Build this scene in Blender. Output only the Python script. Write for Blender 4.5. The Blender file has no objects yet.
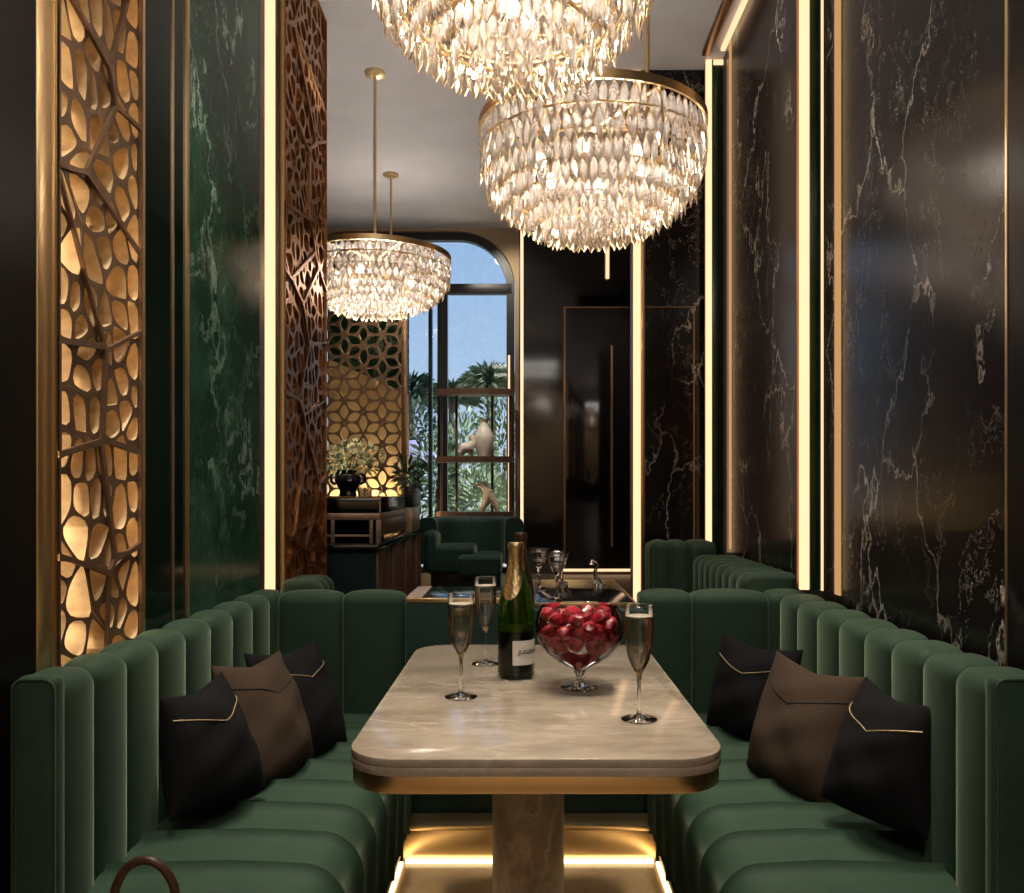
import bpy, bmesh, math, random
from mathutils import Vector, Matrix, Euler
PI = math.pi
sc = bpy.context.scene
COL = sc.collection
HC, CX, HY, F = 1.233, 525.0, 490.0, 850.0
ZT = 0.75
CEIL = HC + 2.30
XR, XL = 1.04, -0.98
def P(px, py, d): return ((px-CX)*d/F, d, HC-(py-HY)*d/F)
def dL(px): return -XL*F/(CX-px)
def dR(px): return XR*F/(px-CX)

# ------------------------------------------------------------------ materials
def lin(c):
    return tuple((x/255/12.92 if x/255 <= .04045 else ((x/255+.055)/1.055)**2.4) for x in c)
class N:
    def __init__(s, name):
        s.m = bpy.data.materials.new(name); s.m.use_nodes = True
        s.t = s.m.node_tree; s.t.nodes.clear()
        s.out = s.add('ShaderNodeOutputMaterial')
    def add(s, typ, **kw):
        n = s.t.nodes.new(typ)
        for k, v in kw.items():
            if hasattr(n, k): setattr(n, k, v)
            else: n.inputs[k.replace('_', ' ')].default_value = v
        return n
    def link(s, a, b): s.t.links.new(a, b)
    def bsdf(s, col, rough, metal=0, **kw):
        b = s.add('ShaderNodeBsdfPrincipled')
        b.inputs['Base Color'].default_value = (*col, 1); b.inputs['Roughness'].default_value = rough
        b.inputs['Metallic'].default_value = metal
        for k, v in kw.items(): b.inputs[k].default_value = v
        s.b = b; s.link(b.outputs[0], s.out.inputs[0]); return b
    def coord(s, scale=(1, 1, 1)):
        tc = s.add('ShaderNodeNewGeometry'); mp = s.add('ShaderNodeMapping')
        mp.inputs['Scale'].default_value = scale
        s.link(tc.outputs['Position'], mp.inputs['Vector']); return mp.outputs[0]
    def noise(s, vec, scale, detail=4, rough=.55, dist=0):
        n = s.add('ShaderNodeTexNoise'); n.inputs['Scale'].default_value = scale
        n.inputs['Detail'].default_value = detail; n.inputs['Roughness'].default_value = rough
        n.inputs['Distortion'].default_value = dist
        s.link(vec, n.inputs['Vector']); return n
    def ramp(s, fac, stops):
        r = s.add('ShaderNodeValToRGB'); e = r.color_ramp.elements
        while len(e) < len(stops): e.new(.5)
        for k, (p, c) in enumerate(stops):
            e[k].position = p; e[k].color = (*c, 1) if len(c) == 3 else c
        s.link(fac, r.inputs[0]); return r.outputs[0]
    def math(s, op, a, b=None):
        n = s.add('ShaderNodeMath', operation=op)
        for k, v in enumerate((a, b)):
            if v is None: continue
            if isinstance(v, (int, float)): n.inputs[k].default_value = v
            else: s.link(v, n.inputs[k])
        return n.outputs[0]
    def mix(s, fac, a, b):
        n = s.add('ShaderNodeMix', data_type='RGBA')
        for i, v in ((0, fac), (6, a), (7, b)):
            if isinstance(v, (int, float)): n.inputs[i].default_value = v
            elif isinstance(v, tuple): n.inputs[i].default_value = (*v, 1)
            else: s.link(v, n.inputs[i])
        return n.outputs[2]
    def bump(s, h, strength=.2, dist=.01):
        b = s.add('ShaderNodeBump'); b.inputs['Strength'].default_value = strength
        b.inputs['Distance'].default_value = dist; s.link(h, b.inputs['Height'])
        s.link(b.outputs[0], s.b.inputs['Normal'])

def simple(name, col, rough, metal=0, var=.12, scale=30, bump=0, **kw):
    m = N(name); m.bsdf(col, rough, metal, **kw)
    n = m.noise(m.coord(), scale)
    m.link(m.ramp(n.outputs[0], [(.3, tuple(c*(1-var) for c in col)), (.7, tuple(min(1, c*(1+var)) for c in col))]), m.b.inputs['Base Color'])
    if bump: m.bump(n.outputs[0], bump, .004)
    return m.m
def emit(name, col, strength, bounce=None):
    m = N(name); e = m.add('ShaderNodeEmission'); e.inputs[0].default_value = (*col, 1)
    n = m.noise(m.coord(), 3); s_ = m.math('MULTIPLY_ADD', n.outputs[0], .06)
    s_.node.inputs[2].default_value = .97
    m.link(m.math('MULTIPLY', s_, strength), e.inputs[1])
    m.link(e.outputs[0], m.out.inputs[0]); return m.m
def velvet(name, col):
    m = N(name); b = m.bsdf(col, .7, 0)
    b.inputs['Sheen Weight'].default_value = .42; b.inputs['Sheen Roughness'].default_value = .35
    b.inputs['Sheen Tint'].default_value = (.52, .68, .48, 1); b.inputs['Specular IOR Level'].default_value = .25
    v = m.coord(); n1 = m.noise(v, 9, 5); n2 = m.noise(v, 420, 2)
    c = m.ramp(n1.outputs[0], [(.3, tuple(x*.78 for x in col)), (.7, tuple(x*1.22 for x in col))])
    c2 = m.mix(m.ramp(n2.outputs[0], [(.35, (0, 0, 0)), (.7, (1, 1, 1))]), c, tuple(x*1.5 for x in col))
    m.link(c2, m.b.inputs['Base Color']); m.bump(n2.outputs[0], .12, .002)
    return m.m
def marble(name, base, base2, vein, rough, sc1, wid, amount, stretch=(1, 1, 1), spec=.5, crack=True):
    m = N(name); b = m.bsdf(base, rough, 0); b.inputs['Specular IOR Level'].default_value = spec
    v = m.coord(stretch)
    w = m.noise(v, sc1*1.3, 6, .62)
    dv = m.add('ShaderNodeVectorMath', operation='MULTIPLY_ADD'); m.link(w.outputs[1], dv.inputs[0])
    dv.inputs[1].default_value = (.55/sc1*2, .55/sc1*2, .55/sc1*2); m.link(v, dv.inputs[2])
    if crack:
        vo = m.add('ShaderNodeTexVoronoi', feature='DISTANCE_TO_EDGE'); vo.inputs['Scale'].default_value = sc1
        m.link(dv.outputs[0], vo.inputs['Vector']); dist = vo.outputs['Distance']
    else:
        nn = m.noise(dv.outputs[0], sc1, 3); dist = m.math('ABSOLUTE', m.math('SUBTRACT', nn.outputs[0], .5))
    nn2 = m.noise(dv.outputs[0], sc1*2.6, 5, .6); d2 = m.math('ABSOLUTE', m.math('SUBTRACT', nn2.outputs[0], .5))
    msk = m.noise(v, sc1*.9, 3)
    k = m.ramp(msk.outputs[0], [(.40, (0, 0, 0)), (.64, (1, 1, 1))])
    v1 = m.ramp(dist, [(0, (1, 1, 1)), (wid*.35, (.5, .5, .5)), (wid, (0, 0, 0))])
    v2 = m.ramp(d2, [(0, (.55, .55, .55)), (wid*.35, (0, 0, 0))])
    tot = m.math('MULTIPLY', m.math('MULTIPLY', m.math('MAXIMUM', v1, v2), k), amount)
    cloud = m.noise(v, sc1*2, 8, .7)
    bb = m.ramp(cloud.outputs[0], [(.35, base), (.75, base2)])
    m.link(m.mix(tot, bb, vein), b.inputs['Base Color'])
    return m.m
def thin_glass(name, tint=(1, 1, 1), ior=1.45, rough=.02, tl=0):
    m = N(name); fr = m.add('ShaderNodeFresnel'); fr.inputs[0].default_value = ior
    g = m.add('ShaderNodeBsdfGlossy'); g.inputs['Roughness'].default_value = rough
    t = m.add('ShaderNodeBsdfTransparent'); mx = m.add('ShaderNodeMixShader')
    n = m.noise(m.coord(), 20)
    m.link(m.ramp(n.outputs[0], [(.3, tuple(x*.97 for x in tint)), (.7, tint)]), t.inputs[0])
    m.link(fr.outputs[0], mx.inputs[0]); m.link(t.outputs[0], mx.inputs[1]); m.link(g.outputs[0], mx.inputs[2])
    if tl:
        d = m.add('ShaderNodeBsdfTranslucent'); d.inputs[0].default_value = (tint[0]*.5, tint[1]*.75, tint[2]*.4, 1)
        m2 = m.add('ShaderNodeMixShader'); m2.inputs[0].default_value = tl
        m.link(mx.outputs[0], m2.inputs[1]); m.link(d.outputs[0], m2.inputs[2]); mx = m2
    m.link(mx.outputs[0], m.out.inputs[0]); return m.m
def glass(name, col=(1, 1, 1), rough=0, ior=1.45):
    m = N(name); b = m.bsdf(col, rough, 0); b.inputs['Transmission Weight'].default_value = 1; b.inputs['IOR'].default_value = ior
    n = m.noise(m.coord(), 25)
    m.link(m.ramp(n.outputs[0], [(.3, tuple(x*.95 for x in col)), (.7, col)]), b.inputs['Base Color'])
    return m.m
def crystal(name):
    m = N(name)
    tr = m.add('ShaderNodeBsdfTransparent'); tl = m.add('ShaderNodeBsdfTranslucent'); gl = m.add('ShaderNodeBsdfGlossy')
    tr.inputs[0].default_value = (.95, .9, .86, 1); gl.inputs['Roughness'].default_value = .04
    gl.inputs[0].default_value = (1, .97, .93, 1)
    n = m.noise(m.coord(), 26, 2)
    m.link(m.ramp(n.outputs[0], [(.3, (.66, .60, .56)), (.62, (1, .97, .94))]), tl.inputs[0])
    a = m.add('ShaderNodeMixShader'); a.inputs[0].default_value = .44
    m.link(tr.outputs[0], a.inputs[1]); m.link(tl.outputs[0], a.inputs[2])
    b = m.add('ShaderNodeMixShader'); b.inputs[0].default_value = .33
    m.link(a.outputs[0], b.inputs[1]); m.link(gl.outputs[0], b.inputs[2])
    m.link(b.outputs[0], m.out.inputs[0]); return m.m
def brushed(name, col, rough=.28):
    m = N(name); m.bsdf(col, rough, 1)
    n = m.noise(m.coord((1, 1, 1)), 5, 2)
    m.link(m.ramp(n.outputs[0], [(.3, tuple(c*.95 for c in col)), (.7, tuple(min(1, c*1.05) for c in col))]), m.b.inputs['Base Color'])
    m.link(m.ramp(n.outputs[0], [(.2, (rough*.95,)*3), (.8, (rough*1.05,)*3)]), m.b.inputs['Roughness'])
    return m.m

M = {}
M['velvet'] = velvet('green_velvet', (.0185, .041, .0245))
M['velvet_dark'] = velvet('deep_green_velvet', (.009, .028, .023))
M['brass'] = brushed('brushed_brass', (.83, .61, .33), .31)
M['brass_dark'] = brushed('aged_bronze', (.30, .18, .09), .32)
M['copper'] = simple('copper_lattice', (.42, .23, .11), .36, 1, .2, 40)
M['latt_gold'] = simple('gold_lattice', (.70, .52, .31), .5, .15, .2, 30)
M['latt_dark'] = simple('bronze_lattice', (.17, .10, .06), .45, .5, .2, 30)
M['cream'] = simple('cream_backing', (.92, .76, .54), .6, 0, .1, 6)
M['ochre'] = simple('ochre_backing', (.85, .63, .34), .5, 0, .15, 5)
M['blackmarble'] = marble('black_marble', (.006, .005, .0048), (.016, .0128, .0118), (.72, .66, .60), .19, 2.1, .014, .95, (1, 1, .6), .19)
M['greenmarble'] = marble('green_marble', (.010, .038, .022), (.040, .115, .068), (.40, .55, .46),   .14, 2.6, .015, .95, (1, 1, .7), .16, False)
M['lacquer'] = simple('black_lacquer', (.006, .005, .005), .08, 0, .2, 5)
M['greenglass'] = simple('green_lacquer_glass', (.006, .014, .010), .08, 0, .2, 4, 0, **{'Specular IOR Level': .18})
M['darkpanel'] = marble('near_black_panel', (.006, .005, .005), (.012, .011, .010), (.10, .09, .085), .3, 1.2, .02, .6, (1, 1, .6), .12)
M['greencladding'] = simple('green_gloss_cladding', (.010, .030, .012), .22, 0, .3, 12)
M['ceil'] = simple('ceiling_plaster', (.58, .55, .55), .85, 0, .05, 4)
M['tan'] = simple('tan_plaster', (.30, .215, .13), .8, 0, .08, 5)
M['darkwall'] = simple('dark_plaster', (.03, .027, .025), .7, 0, .1, 5)
M['floor'] = marble('bronze_floor', (.34, .22, .11), (.46, .31, .16), (.55, .40, .24), .22, 3, .03, .3, (1, 1, 1), .5, False)
M['woodfloor'] = simple('brown_lobby_floor', (.055, .034, .022), .3, 0, .2, 8)
M['table'] = marble('travertine_table', (.25, .195, .145), (.50, .42, .335), (.66, .58, .48), .13, 3.6, .03, .55, (.55, 1.3, 1), .5, False)
M['tablecol'] = marble('travertine_column', (.30, .245, .20), (.56, .47, .39), (.75, .67, .58), .5, 7.0, .04, .8, (1, 1, .5), .3, False)
M['pblack'] = simple('black_linen', (.0042, .004, .0052), .9, 0, .35, 300, .35, **{'Specular IOR Level': .2})
M['pbrown'] = simple('brown_linen', (.050, .031, .020), .9, 0, .25, 300, .35, **{'Specular IOR Level': .25})
M['stitch_gold'] = simple('gold_thread', (.45, .32, .17), .5, .3, .2, 200)
M['stitch_black'] = simple('black_thread', (.006, .006, .006), .8, 0, .2, 200)
M['led'] = emit('warm_led', (1.5, .93, .52), .95)
M['led_hot'] = emit('warm_led_bright', (1.5, .93, .52), 1.03)
M['led_floor'] = emit('floor_led', (1.0, .74, .40), 4.6)
M['led_hidden'] = emit('cavity_led', (1.0, .80, .54), 44.0)
M['bulb'] = emit('chandelier_bulb', (1.0, .88, .72), 14)
M['crystal'] = crystal('crystal')
M['thin'] = thin_glass('clear_thin_glass')
M['window'] = thin_glass('window_glass', (.93, .96, .97), 1.3)
M['glass'] = glass('solid_clear_glass')
M['champ'] = glass('champagne', (1, .95, .86), 0, 1.33)
def _champ():
    m = M['champ']; t = m.node_tree; out = next(n for n in t.nodes if n.type == 'OUTPUT_MATERIAL'); b = next(n for n in t.nodes if n.type == 'BSDF_PRINCIPLED')
    tl = t.nodes.new('ShaderNodeBsdfTranslucent'); tl.inputs[0].default_value = (.95, .74, .50, 1); df = t.nodes.new('ShaderNodeBsdfTransparent'); df.inputs[0].default_value = (.99, .95, .87, 1)
    a = t.nodes.new('ShaderNodeMixShader'); a.inputs[0].default_value = .45; c = t.nodes.new('ShaderNodeMixShader'); c.inputs[0].default_value = .05
    t.links.new(b.outputs[0], a.inputs[1]); t.links.new(df.outputs[0], a.inputs[2]); t.links.new(a.outputs[0], c.inputs[1]); t.links.new(tl.outputs[0], c.inputs[2]); t.links.new(c.outputs[0], out.inputs[0])
_champ()
M['foam'] = simple('pale_bubbles', (.42, .36, .28), .5, 0, .2, 200)
M['bottle'] = thin_glass('green_bottle_glass', (.42, .57, .18), 1.5, .03, .07)
M['bottle_dark'] = simple('dark_bottle_glass', (.010, .010, .006), .06, 0, .3, 25)
M['wine'] = simple('wine_fill', (.005, .007, .003), .3, 0, .2, 20)
M['wine_top'] = simple('wine_surface', (.17, .21, .06), .3, 0, .2, 60)
M['foil'] = simple('gold_foil', (.58, .42, .20), .3, 1, .35, 120, .6)
M['foil_dark'] = simple('bronze_foil', (.10, .06, .04), .35, .8, .4, 120, .5)
M['label'] = simple('paper_label', (.62, .58, .54), .7, 0, .05, 40)
M['ink'] = simple('black_ink', (.01, .01, .01), .7, 0, .1, 40)
M['berry'] = simple('red_berry', (.33, .012, .026), .3, 0, .5, 60, .3, **{'Coat Weight': .4})
M['leaf'] = simple('leaf_green', (.09, .16, .07), .6, 0, .4, 9)
M['leaf_pale'] = simple('leaf_pale_green', (.26, .34, .20), .6, 0, .4, 9)
M['leaf_dark'] = simple('leaf_dark_green', (.04, .085, .05), .6, 0, .4, 9)
M['blossom'] = simple('cream_blossom', (.62, .56, .34), .7, 0, .25, 60)
M['trunk'] = simple('palm_trunk', (.09, .06, .04), .9, 0, .3, 30, .4)
M['black'] = simple('black_gloss', (.008, .009, .010), .1, 0, .2, 10)
M['steel'] = simple('black_steel', (.010, .011, .012), .4, .2, .2, 20)
M['ceramic'] = simple('white_ceramic', (.72, .66, .60), .4, 0, .08, 20)
M['terracotta'] = simple('sandy_ceramic', (.62, .50, .38), .5, 0, .1, 20)
M['wood'] = simple('brown_wood_veneer', (.13, .065, .036), .35, 0, .3, 14)
M['wood_light'] = simple('tan_metal_band', (.42, .30, .20), .4, .4, .12, 20)
M['teal'] = velvet('teal_velvet', (.006, .024, .026))
M['leather'] = simple('brown_leather', (.055, .022, .012), .35, 0, .25, 60, .2)
M['rust'] = simple('bronze_shelf', (.11, .06, .042), .4, .5, .3, 20)
M['paving'] = simple('pale_paving', (.38, .36, .33), .8, 0, .2, 4)
M['lavender'] = simple('lavender_canvas', (.32, .30, .62), .7, 0, .1, 10)

# ------------------------------------------------------------------ mesh builder
class MB:
    def __init__(s): s.bm = bmesh.new(); s.mi = 0
    def _f(s, vs):
        try:
            f = s.bm.faces.new(vs); f.material_index = s.mi; f.smooth = True; return f
        except ValueError: return None
    def box(s, x0, x1, y0, y1, z0, z1, bev=0, seg=2):
        b = bmesh.new()
        bmesh.ops.create_cube(b, size=1)
        for v in b.verts:
            v.co = Vector(((x0+x1)/2+v.co.x*(x1-x0), (y0+y1)/2+v.co.y*(y1-y0), (z0+z1)/2+v.co.z*(z1-z0)))
        if bev: bmesh.ops.bevel(b, geom=b.edges[:], offset=bev, segments=seg, profile=.5, affect='EDGES')
        s.merge(b); return s
    def merge(s, b, mat=None):
        mp = {}
        for v in b.verts: mp[v] = s.bm.verts.new(mat @ v.co if mat else v.co)
        for f in b.faces: s._f([mp[v] for v in f.verts])
        b.free()
    def grid(s, rows, cu=False, cv=False, flip=False):
        R = [[s.bm.verts.new(p) for p in r] for r in rows]
        n, m = len(R), len(R[0])
        for i in range(n if cu else n-1):
            for j in range(m if cv else m-1):
                q = [R[i][j], R[i][(j+1) % m], R[(i+1) % n][(j+1) % m], R[(i+1) % n][j]]
                s._f(q[::-1] if flip else q)
        return R
    def cap(s, ring, flip=False): s._f(ring[::-1] if flip else ring)
    def lathe(s, prof, c=(0, 0, 0), seg=32, close=False):
        rows = []
        for r, z in prof:
            rows.append([(c[0]+max(r, 1e-5)*math.cos(2*PI*k/seg), c[1]+max(r, 1e-5)*math.sin(2*PI*k/seg), c[2]+z) for k in range(seg)])
        s.grid(rows, cu=close, cv=True); return s
    def tube(s, path, r, seg=8, closed=False, caps=True):
        path = [Vector(p) for p in path]; n = len(path); rows = []
        up = None
        for i, p in enumerate(path):
            if closed: t = path[(i+1) % n]-path[i-1]
            else: t = path[min(i+1, n-1)]-path[max(i-1, 0)]
            t.normalize()
            if up is None:
                up = t.orthogonal().normalized()
            else:
                up = (up-t*up.dot(t)); up.normalize()
            w = t.cross(up); rr = r[i] if isinstance(r, (list, tuple)) else r
            rows.append([p+(up*math.cos(2*PI*k/seg)+w*math.sin(2*PI*k/seg))*rr for k in range(seg)])
        R = s.grid(rows, cu=closed, cv=True)
        if caps and not closed: s.cap(R[0], True); s.cap(R[-1])
        return s
    def prism(s, poly, fn, d0, d1):
        a = [s.bm.verts.new(fn(p, d0)) for p in poly]; b = [s.bm.verts.new(fn(p, d1)) for p in poly]
        n = len(poly); s._f(a[::-1]); s._f(b)
        for i in range(n): s._f([a[i], a[(i+1) % n], b[(i+1) % n], b[i]])
        return s
    def build(s, name, mats, parent=None, ang=35, fix=True):
        if fix: bmesh.ops.recalc_face_normals(s.bm, faces=s.bm.faces[:])
        me = bpy.data.meshes.new(name); s.bm.to_mesh(me); s.bm.free()
        for m in (mats if isinstance(mats, (list, tuple)) else [mats]): me.materials.append(M[m] if isinstance(m, str) else m)
        if ang: me.set_sharp_from_angle(angle=math.radians(ang))
        o = bpy.data.objects.new(name, me); COL.objects.link(o)
        if parent is not None: adopt(o, parent)
        return o
WORLD = {}
def worldloc(o):
    v = Vector(o.location)
    while o.parent is not None: o = o.parent; v += Vector(o.location)
    return v
def adopt(o, parent):          # parents carry no rotation when parts are built
    off = worldloc(parent); o.parent = parent; o.location = Vector(o.location)-off
def tag(o, label, cat, group=None, kind=None):
    o['label'] = label; o['category'] = cat
    if group: o['group'] = group
    if kind: o['kind'] = kind
    return o
def empty(name, loc, label, cat, group=None):
    o = bpy.data.objects.new(name, None); COL.objects.link(o); o.location = loc
    o.empty_display_size = .1
    return tag(o, label, cat, group)
def struct(o): o['kind'] = 'structure'; return o
def copy_tree(o, parent=None):
    c = o.copy(); COL.objects.link(c); c.parent = parent
    for ch in list(o.children): copy_tree(ch, c)
    return c
def box(name, mat, b, bev=0, parent=None, seg=2):
    return MB().box(*b, bev=bev, seg=seg).build(name, mat, parent)
def sbox(name, mat, b, bev=0): return struct(box(name, mat, b, bev))

# ------------------------------------------------------------------ camera
cam = bpy.data.cameras.new('camera'); co = bpy.data.objects.new('camera', cam); COL.objects.link(co)
co.location = (0, 0, HC); co.rotation_euler = (PI/2, 0, 0)
cam.sensor_fit = 'HORIZONTAL'; cam.sensor_width = 36; cam.lens = F/1024*36
cam.shift_x = (512-CX)/1024; cam.shift_y = (HY-446.5)/1024
cam.clip_start = .05
sc.camera = co

# ------------------------------------------------------------------ shell
DW, DB = 4.655, 7.46          # wing wall and far wall distances
LOB = .50                     # raised lobby floor
EL = dL(327)                  # end of the wall with lattice panels
sbox('floor', 'floor', (-3.6, 1.9, -2.6, DB+.2, -.1, 0))
sbox('ceiling', 'ceil', (-3.6, 1.9, -2.6, DB+.2, CEIL, CEIL+.12))
sbox('wall_left', 'darkpanel', (XL-.5, XL, -2.6, dL(36), 0, CEIL))
sbox('wall_left.001', 'darkwall', (XL-.5, XL-.16, dL(36), EL, 0, CEIL))
sbox('wall_right', 'darkwall', (XR+.016, XR+.2, -2.6, DW+.2, 0, CEIL))
sbox('wall_back', 'tan', (-3.6, 1.9, -2.75, -2.6, 0, CEIL))
sbox('wall_wing', 'blackmarble', (P(645, 0, DW)[0], XR, DW, DW+.18, 0, CEIL))
sbox('wall_lobby_right', 'darkwall', (1.12, 1.3, DW, DB+.2, 0, CEIL))
sbox('wall_lobby_left', 'tan', (-3.6, -3.42, -2.6, DB+.2, 0, CEIL))
sbox('floor.001', 'woodfloor', (-.70, 1.12, 4.36, DB, 0, LOB))
# right wall panels (flush with the wall face)
sbox('wall_right.001', 'blackmarble', (XR-.002, XR+.016, dR(1006.6), dR(827), 0, CEIL))
sbox('wall_right.002', 'blackmarble', (XR-.002, XR+.016, dR(797), dR(727), 0, CEIL))
sbox('wall_right.003', 'darkpanel', (XR-.002, XR+.016, -2.6, dR(1008.6), 0, CEIL))
sbox('trim_1', 'brass', (XR-.004, XR+.016, dR(1008.6), dR(1006.6), 0, CEIL))
# left wall panels
y0 = dL(36)
sbox('trim_2', 'brass', (XL-.16, XL+.004, y0, dL(50), 0, CEIL), .002)
sbox('wall_left.002', 'greenglass', (XL-.16, XL, dL(144), dL(172), 0, CEIL))
sbox('trim_3', 'brass', (XL-.16, XL+.004, dL(172), dL(172)+.007, 0, CEIL))
sbox('wall_left.003', 'greenglass', (XL-.16, XL, dL(172)+.007, dL(185.3), 0, CEIL))
sbox('trim_4', 'brass', (XL-.16, XL+.006, dL(185.3), dL(187.5), 0, CEIL))
sbox('wall_left.004', 'greenmarble', (XL-.16, XL, dL(187.5), dL(262)-.03, 0, CEIL))
sbox('trim_5', 'brass_dark', (XL-.16, XL+.001, dL(262)-.03, dL(262)+.03, 0, CEIL))
sbox('wall_left.005', 'steel', (XL-.16, XL-.01, dL(275), dL(281), 0, CEIL))
sbox('wall_left.006', 'steel', (XL-.5, XL-.01, dL(326), dL(326)+.06, 0, CEIL), .004)

def led(name, b, mat, label, group=None, housing=None):
    r = empty(name, ((b[0]+b[1])/2, (b[2]+b[3])/2, b[4]), label, 'led light', group)
    box('diffuser', mat, b, .003, r)
    if housing: box('housing', 'brass_dark', housing, .001, r)
    return r
led('led_strip', (XL-.015, XL+.002, dL(262)+.031, dL(275), 0.8, CEIL-.004), 'led_hot',
    'wide glowing cream light strip between green marble and the copper lattice screen')
# pilaster of the right wall
def pilaster(d, xs, zb, lab, labs):
    x = [P(p, 0, d)[0] for p in xs]
    p = empty('wall_pilaster', ((x[0]+x[3])/2, d, zb), lab, 'pilaster')
    box('green_panel', 'greencladding', (x[1], x[2], d+.004, d+.05, zb, CEIL-.004), .002, p)
    box('back_plate', 'brass_dark', (x[0]+.004, XR-.004, d+.05, d+.058, zb, CEIL-.004), .001, p)
    led('led_strip', (x[0], x[1]-.003, d, d+.014, zb, CEIL-.004), 'led_hot', labs[0])
    return x
d1 = 2.96
x1 = pilaster(d1, (800, 810.5, 821.5, 826), .885, 'dark green pilaster between two light strips above the bench facing the table', ['broad glowing light strip on the room side of the dark green pilaster'])
led('led_strip', (x1[2]+.004, XR-.004, d1, d1+.014, .885, CEIL-.004), 'led', 'thin light line squeezed between the green pilaster and the black marble')
d2 = 4.53
x2 = pilaster(d2, (706, 712.5, 724, 726), .9, 'narrow dark green pilaster under the ceiling at the end of the marble wall', ['tall light strip on the far green pilaster touching the edge of the chandelier'])
led('led_strip', (x2[1]+.004, x2[2]-.001, d2-.004, d2+.003, CEIL-.035, CEIL-.006), 'led', 'short horizontal light strip under the ceiling on top of the far pilaster')
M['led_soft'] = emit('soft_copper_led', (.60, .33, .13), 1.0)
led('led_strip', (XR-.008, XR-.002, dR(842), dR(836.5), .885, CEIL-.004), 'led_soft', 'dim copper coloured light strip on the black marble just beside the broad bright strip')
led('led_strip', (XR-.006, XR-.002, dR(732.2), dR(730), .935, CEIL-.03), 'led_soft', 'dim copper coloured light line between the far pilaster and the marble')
# ceiling cove on the right
led('led_strip', (XR-.028, XR-.004, 1.0, 4.40, CEIL-.03, CEIL-.010), 'led', 'long light strip where the black marble wall meets the ceiling')
sbox('trim_6', 'brass_dark', (XR-.115, XR-.075, .6, 4.45, CEIL-.03, CEIL), .003)
# wing wall end: light strip and brass edge
xa, xb, xc = P(634, 0, DW)[0], P(640.5, 0, DW)[0], P(645, 0, DW)[0]
led('led_strip', (xa, xb, DW+.002, DW+.04, LOB, CEIL-.004), 'led_hot', 'glowing vertical light strip on the end of the black marble wing wall')
sbox('trim_7', 'brass', (xb+.001, xc-.001, DW-.006, DW+.18, LOB, CEIL), .003)
sbox('trim_8', 'brass_dark', (xa+.002, xb, DW+.042, DW+.18, LOB, CEIL))
# door outline inlays on the wing wall
def inlay(name, d, px0, px1, py0, py1, w):
    x0, _, z0 = P(px0, py0, d); x1, _, z1 = P(px1, py1, d)
    return sbox(name, 'brass_dark', (min(x0, x1)-w, max(x0, x1)+w, d-.002, d+.002, min(z0, z1)-w, max(z0, z1)+w))
inlay('trim_9', DW, 645, 694, 307, 307, .003); inlay('trim_10', DW, 694, 694, 307, 590, .003)

# ------------------------------------------------------------------ far wall with arch window
xw0, xw1 = -2.05, P(515, 0, DB)[0]
zt = P(0, 231, DB)[2]; zs = LOB
def arch(x0, x1, z0, z1, r, n=14):
    pts = [(x0, z0), (x1, z0)]
    pts += [(x1-r+r*math.cos(a), z1-r+r*math.sin(a)) for a in [k/n*PI/2 for k in range(n+1)]]
    pts += [(x0+r+r*math.cos(a), z1-r+r*math.sin(a)) for a in [PI/2+k/n*PI/2 for k in range(n+1)]]
    return pts
RA = .50
# the wall is built around the arched opening
wm = MB(); a = arch(xw0, xw1, zs, zt, RA)
xl, xr_ = -3.45, P(519, 0, DB)[0]
def wq(pts, d0, d1): wm.prism(pts, lambda p, d: (p[0], d, p[1]), d0, d1)
wq([(xl, 0), (xw0, 0), (xw0, CEIL), (xl, CEIL)], DB, DB+.16)
wq([(xw1, 0), (xr_, 0), (xr_, CEIL), (xw1, CEIL)], DB, DB+.16)
wq([(xw0, 0), (xw1, 0), (xw1, zs), (xw0, zs)], DB, DB+.16)
up = a[2:]
for p, q in zip(up[:-1], up[1:]):
    wq([p, (p[0], CEIL), (q[0], CEIL), q], DB, DB+.16)
struct(wm.build('wall_far', 'tan', None, 30))
wf = struct(bpy.data.objects.new('window_1', None)); COL.objects.link(wf); wf.location = (xw1, DB, zs)
fm = MB(); o_ = arch(xw0+.005, xw1-.005, zs, zt-.005, RA-.005); i_ = arch(xw0+.08, xw1-.075, zs+.05, zt-.07, RA-.075)
A = [[(p[0], DB+.03, p[1]) for p in o_], [(p[0], DB+.03, p[1]) for p in i_], [(p[0], DB+.11, p[1]) for p in i_], [(p[0], DB+.11, p[1]) for p in o_]]
fm.grid(A, cu=True, cv=True)
fm.build('window_frame', 'steel', wf)
def wbar(px0, px1, z0, z1): box('mullion', 'steel', (P(px0, 0, DB)[0], P(px1, 0, DB)[0], DB+.025, DB+.115, z0, z1), .004, wf)
ztr = P(0, 288, DB)[2]
wbar(437, 447, zs+.03, ztr+.02); wbar(428, 431.5, zs+.03, ztr)
box('transom', 'steel', (xw0+.03, xw1-.03, DB+.025, DB+.115, ztr-.04, ztr+.045), .004, wf)
wbar(398, 402, zs+.03, ztr); wbar(350, 356, zs+.03, ztr)
box('window_pane', 'window', (xw0+.06, xw1-.06, DB+.066, DB+.072, zs+.03, zt-.1), 0, wf)
led('led_strip', (P(508, 0, DB)[0], P(510, 0, DB)[0], DB+.002, DB+.022, P(0, 512, DB)[2], P(0, 355, DB)[2]), 'led', 'short pale glowing line standing in for a reflection on the window jamb beside the shelf rack')  # glowing strip added in place of a reflection on the frame
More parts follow.
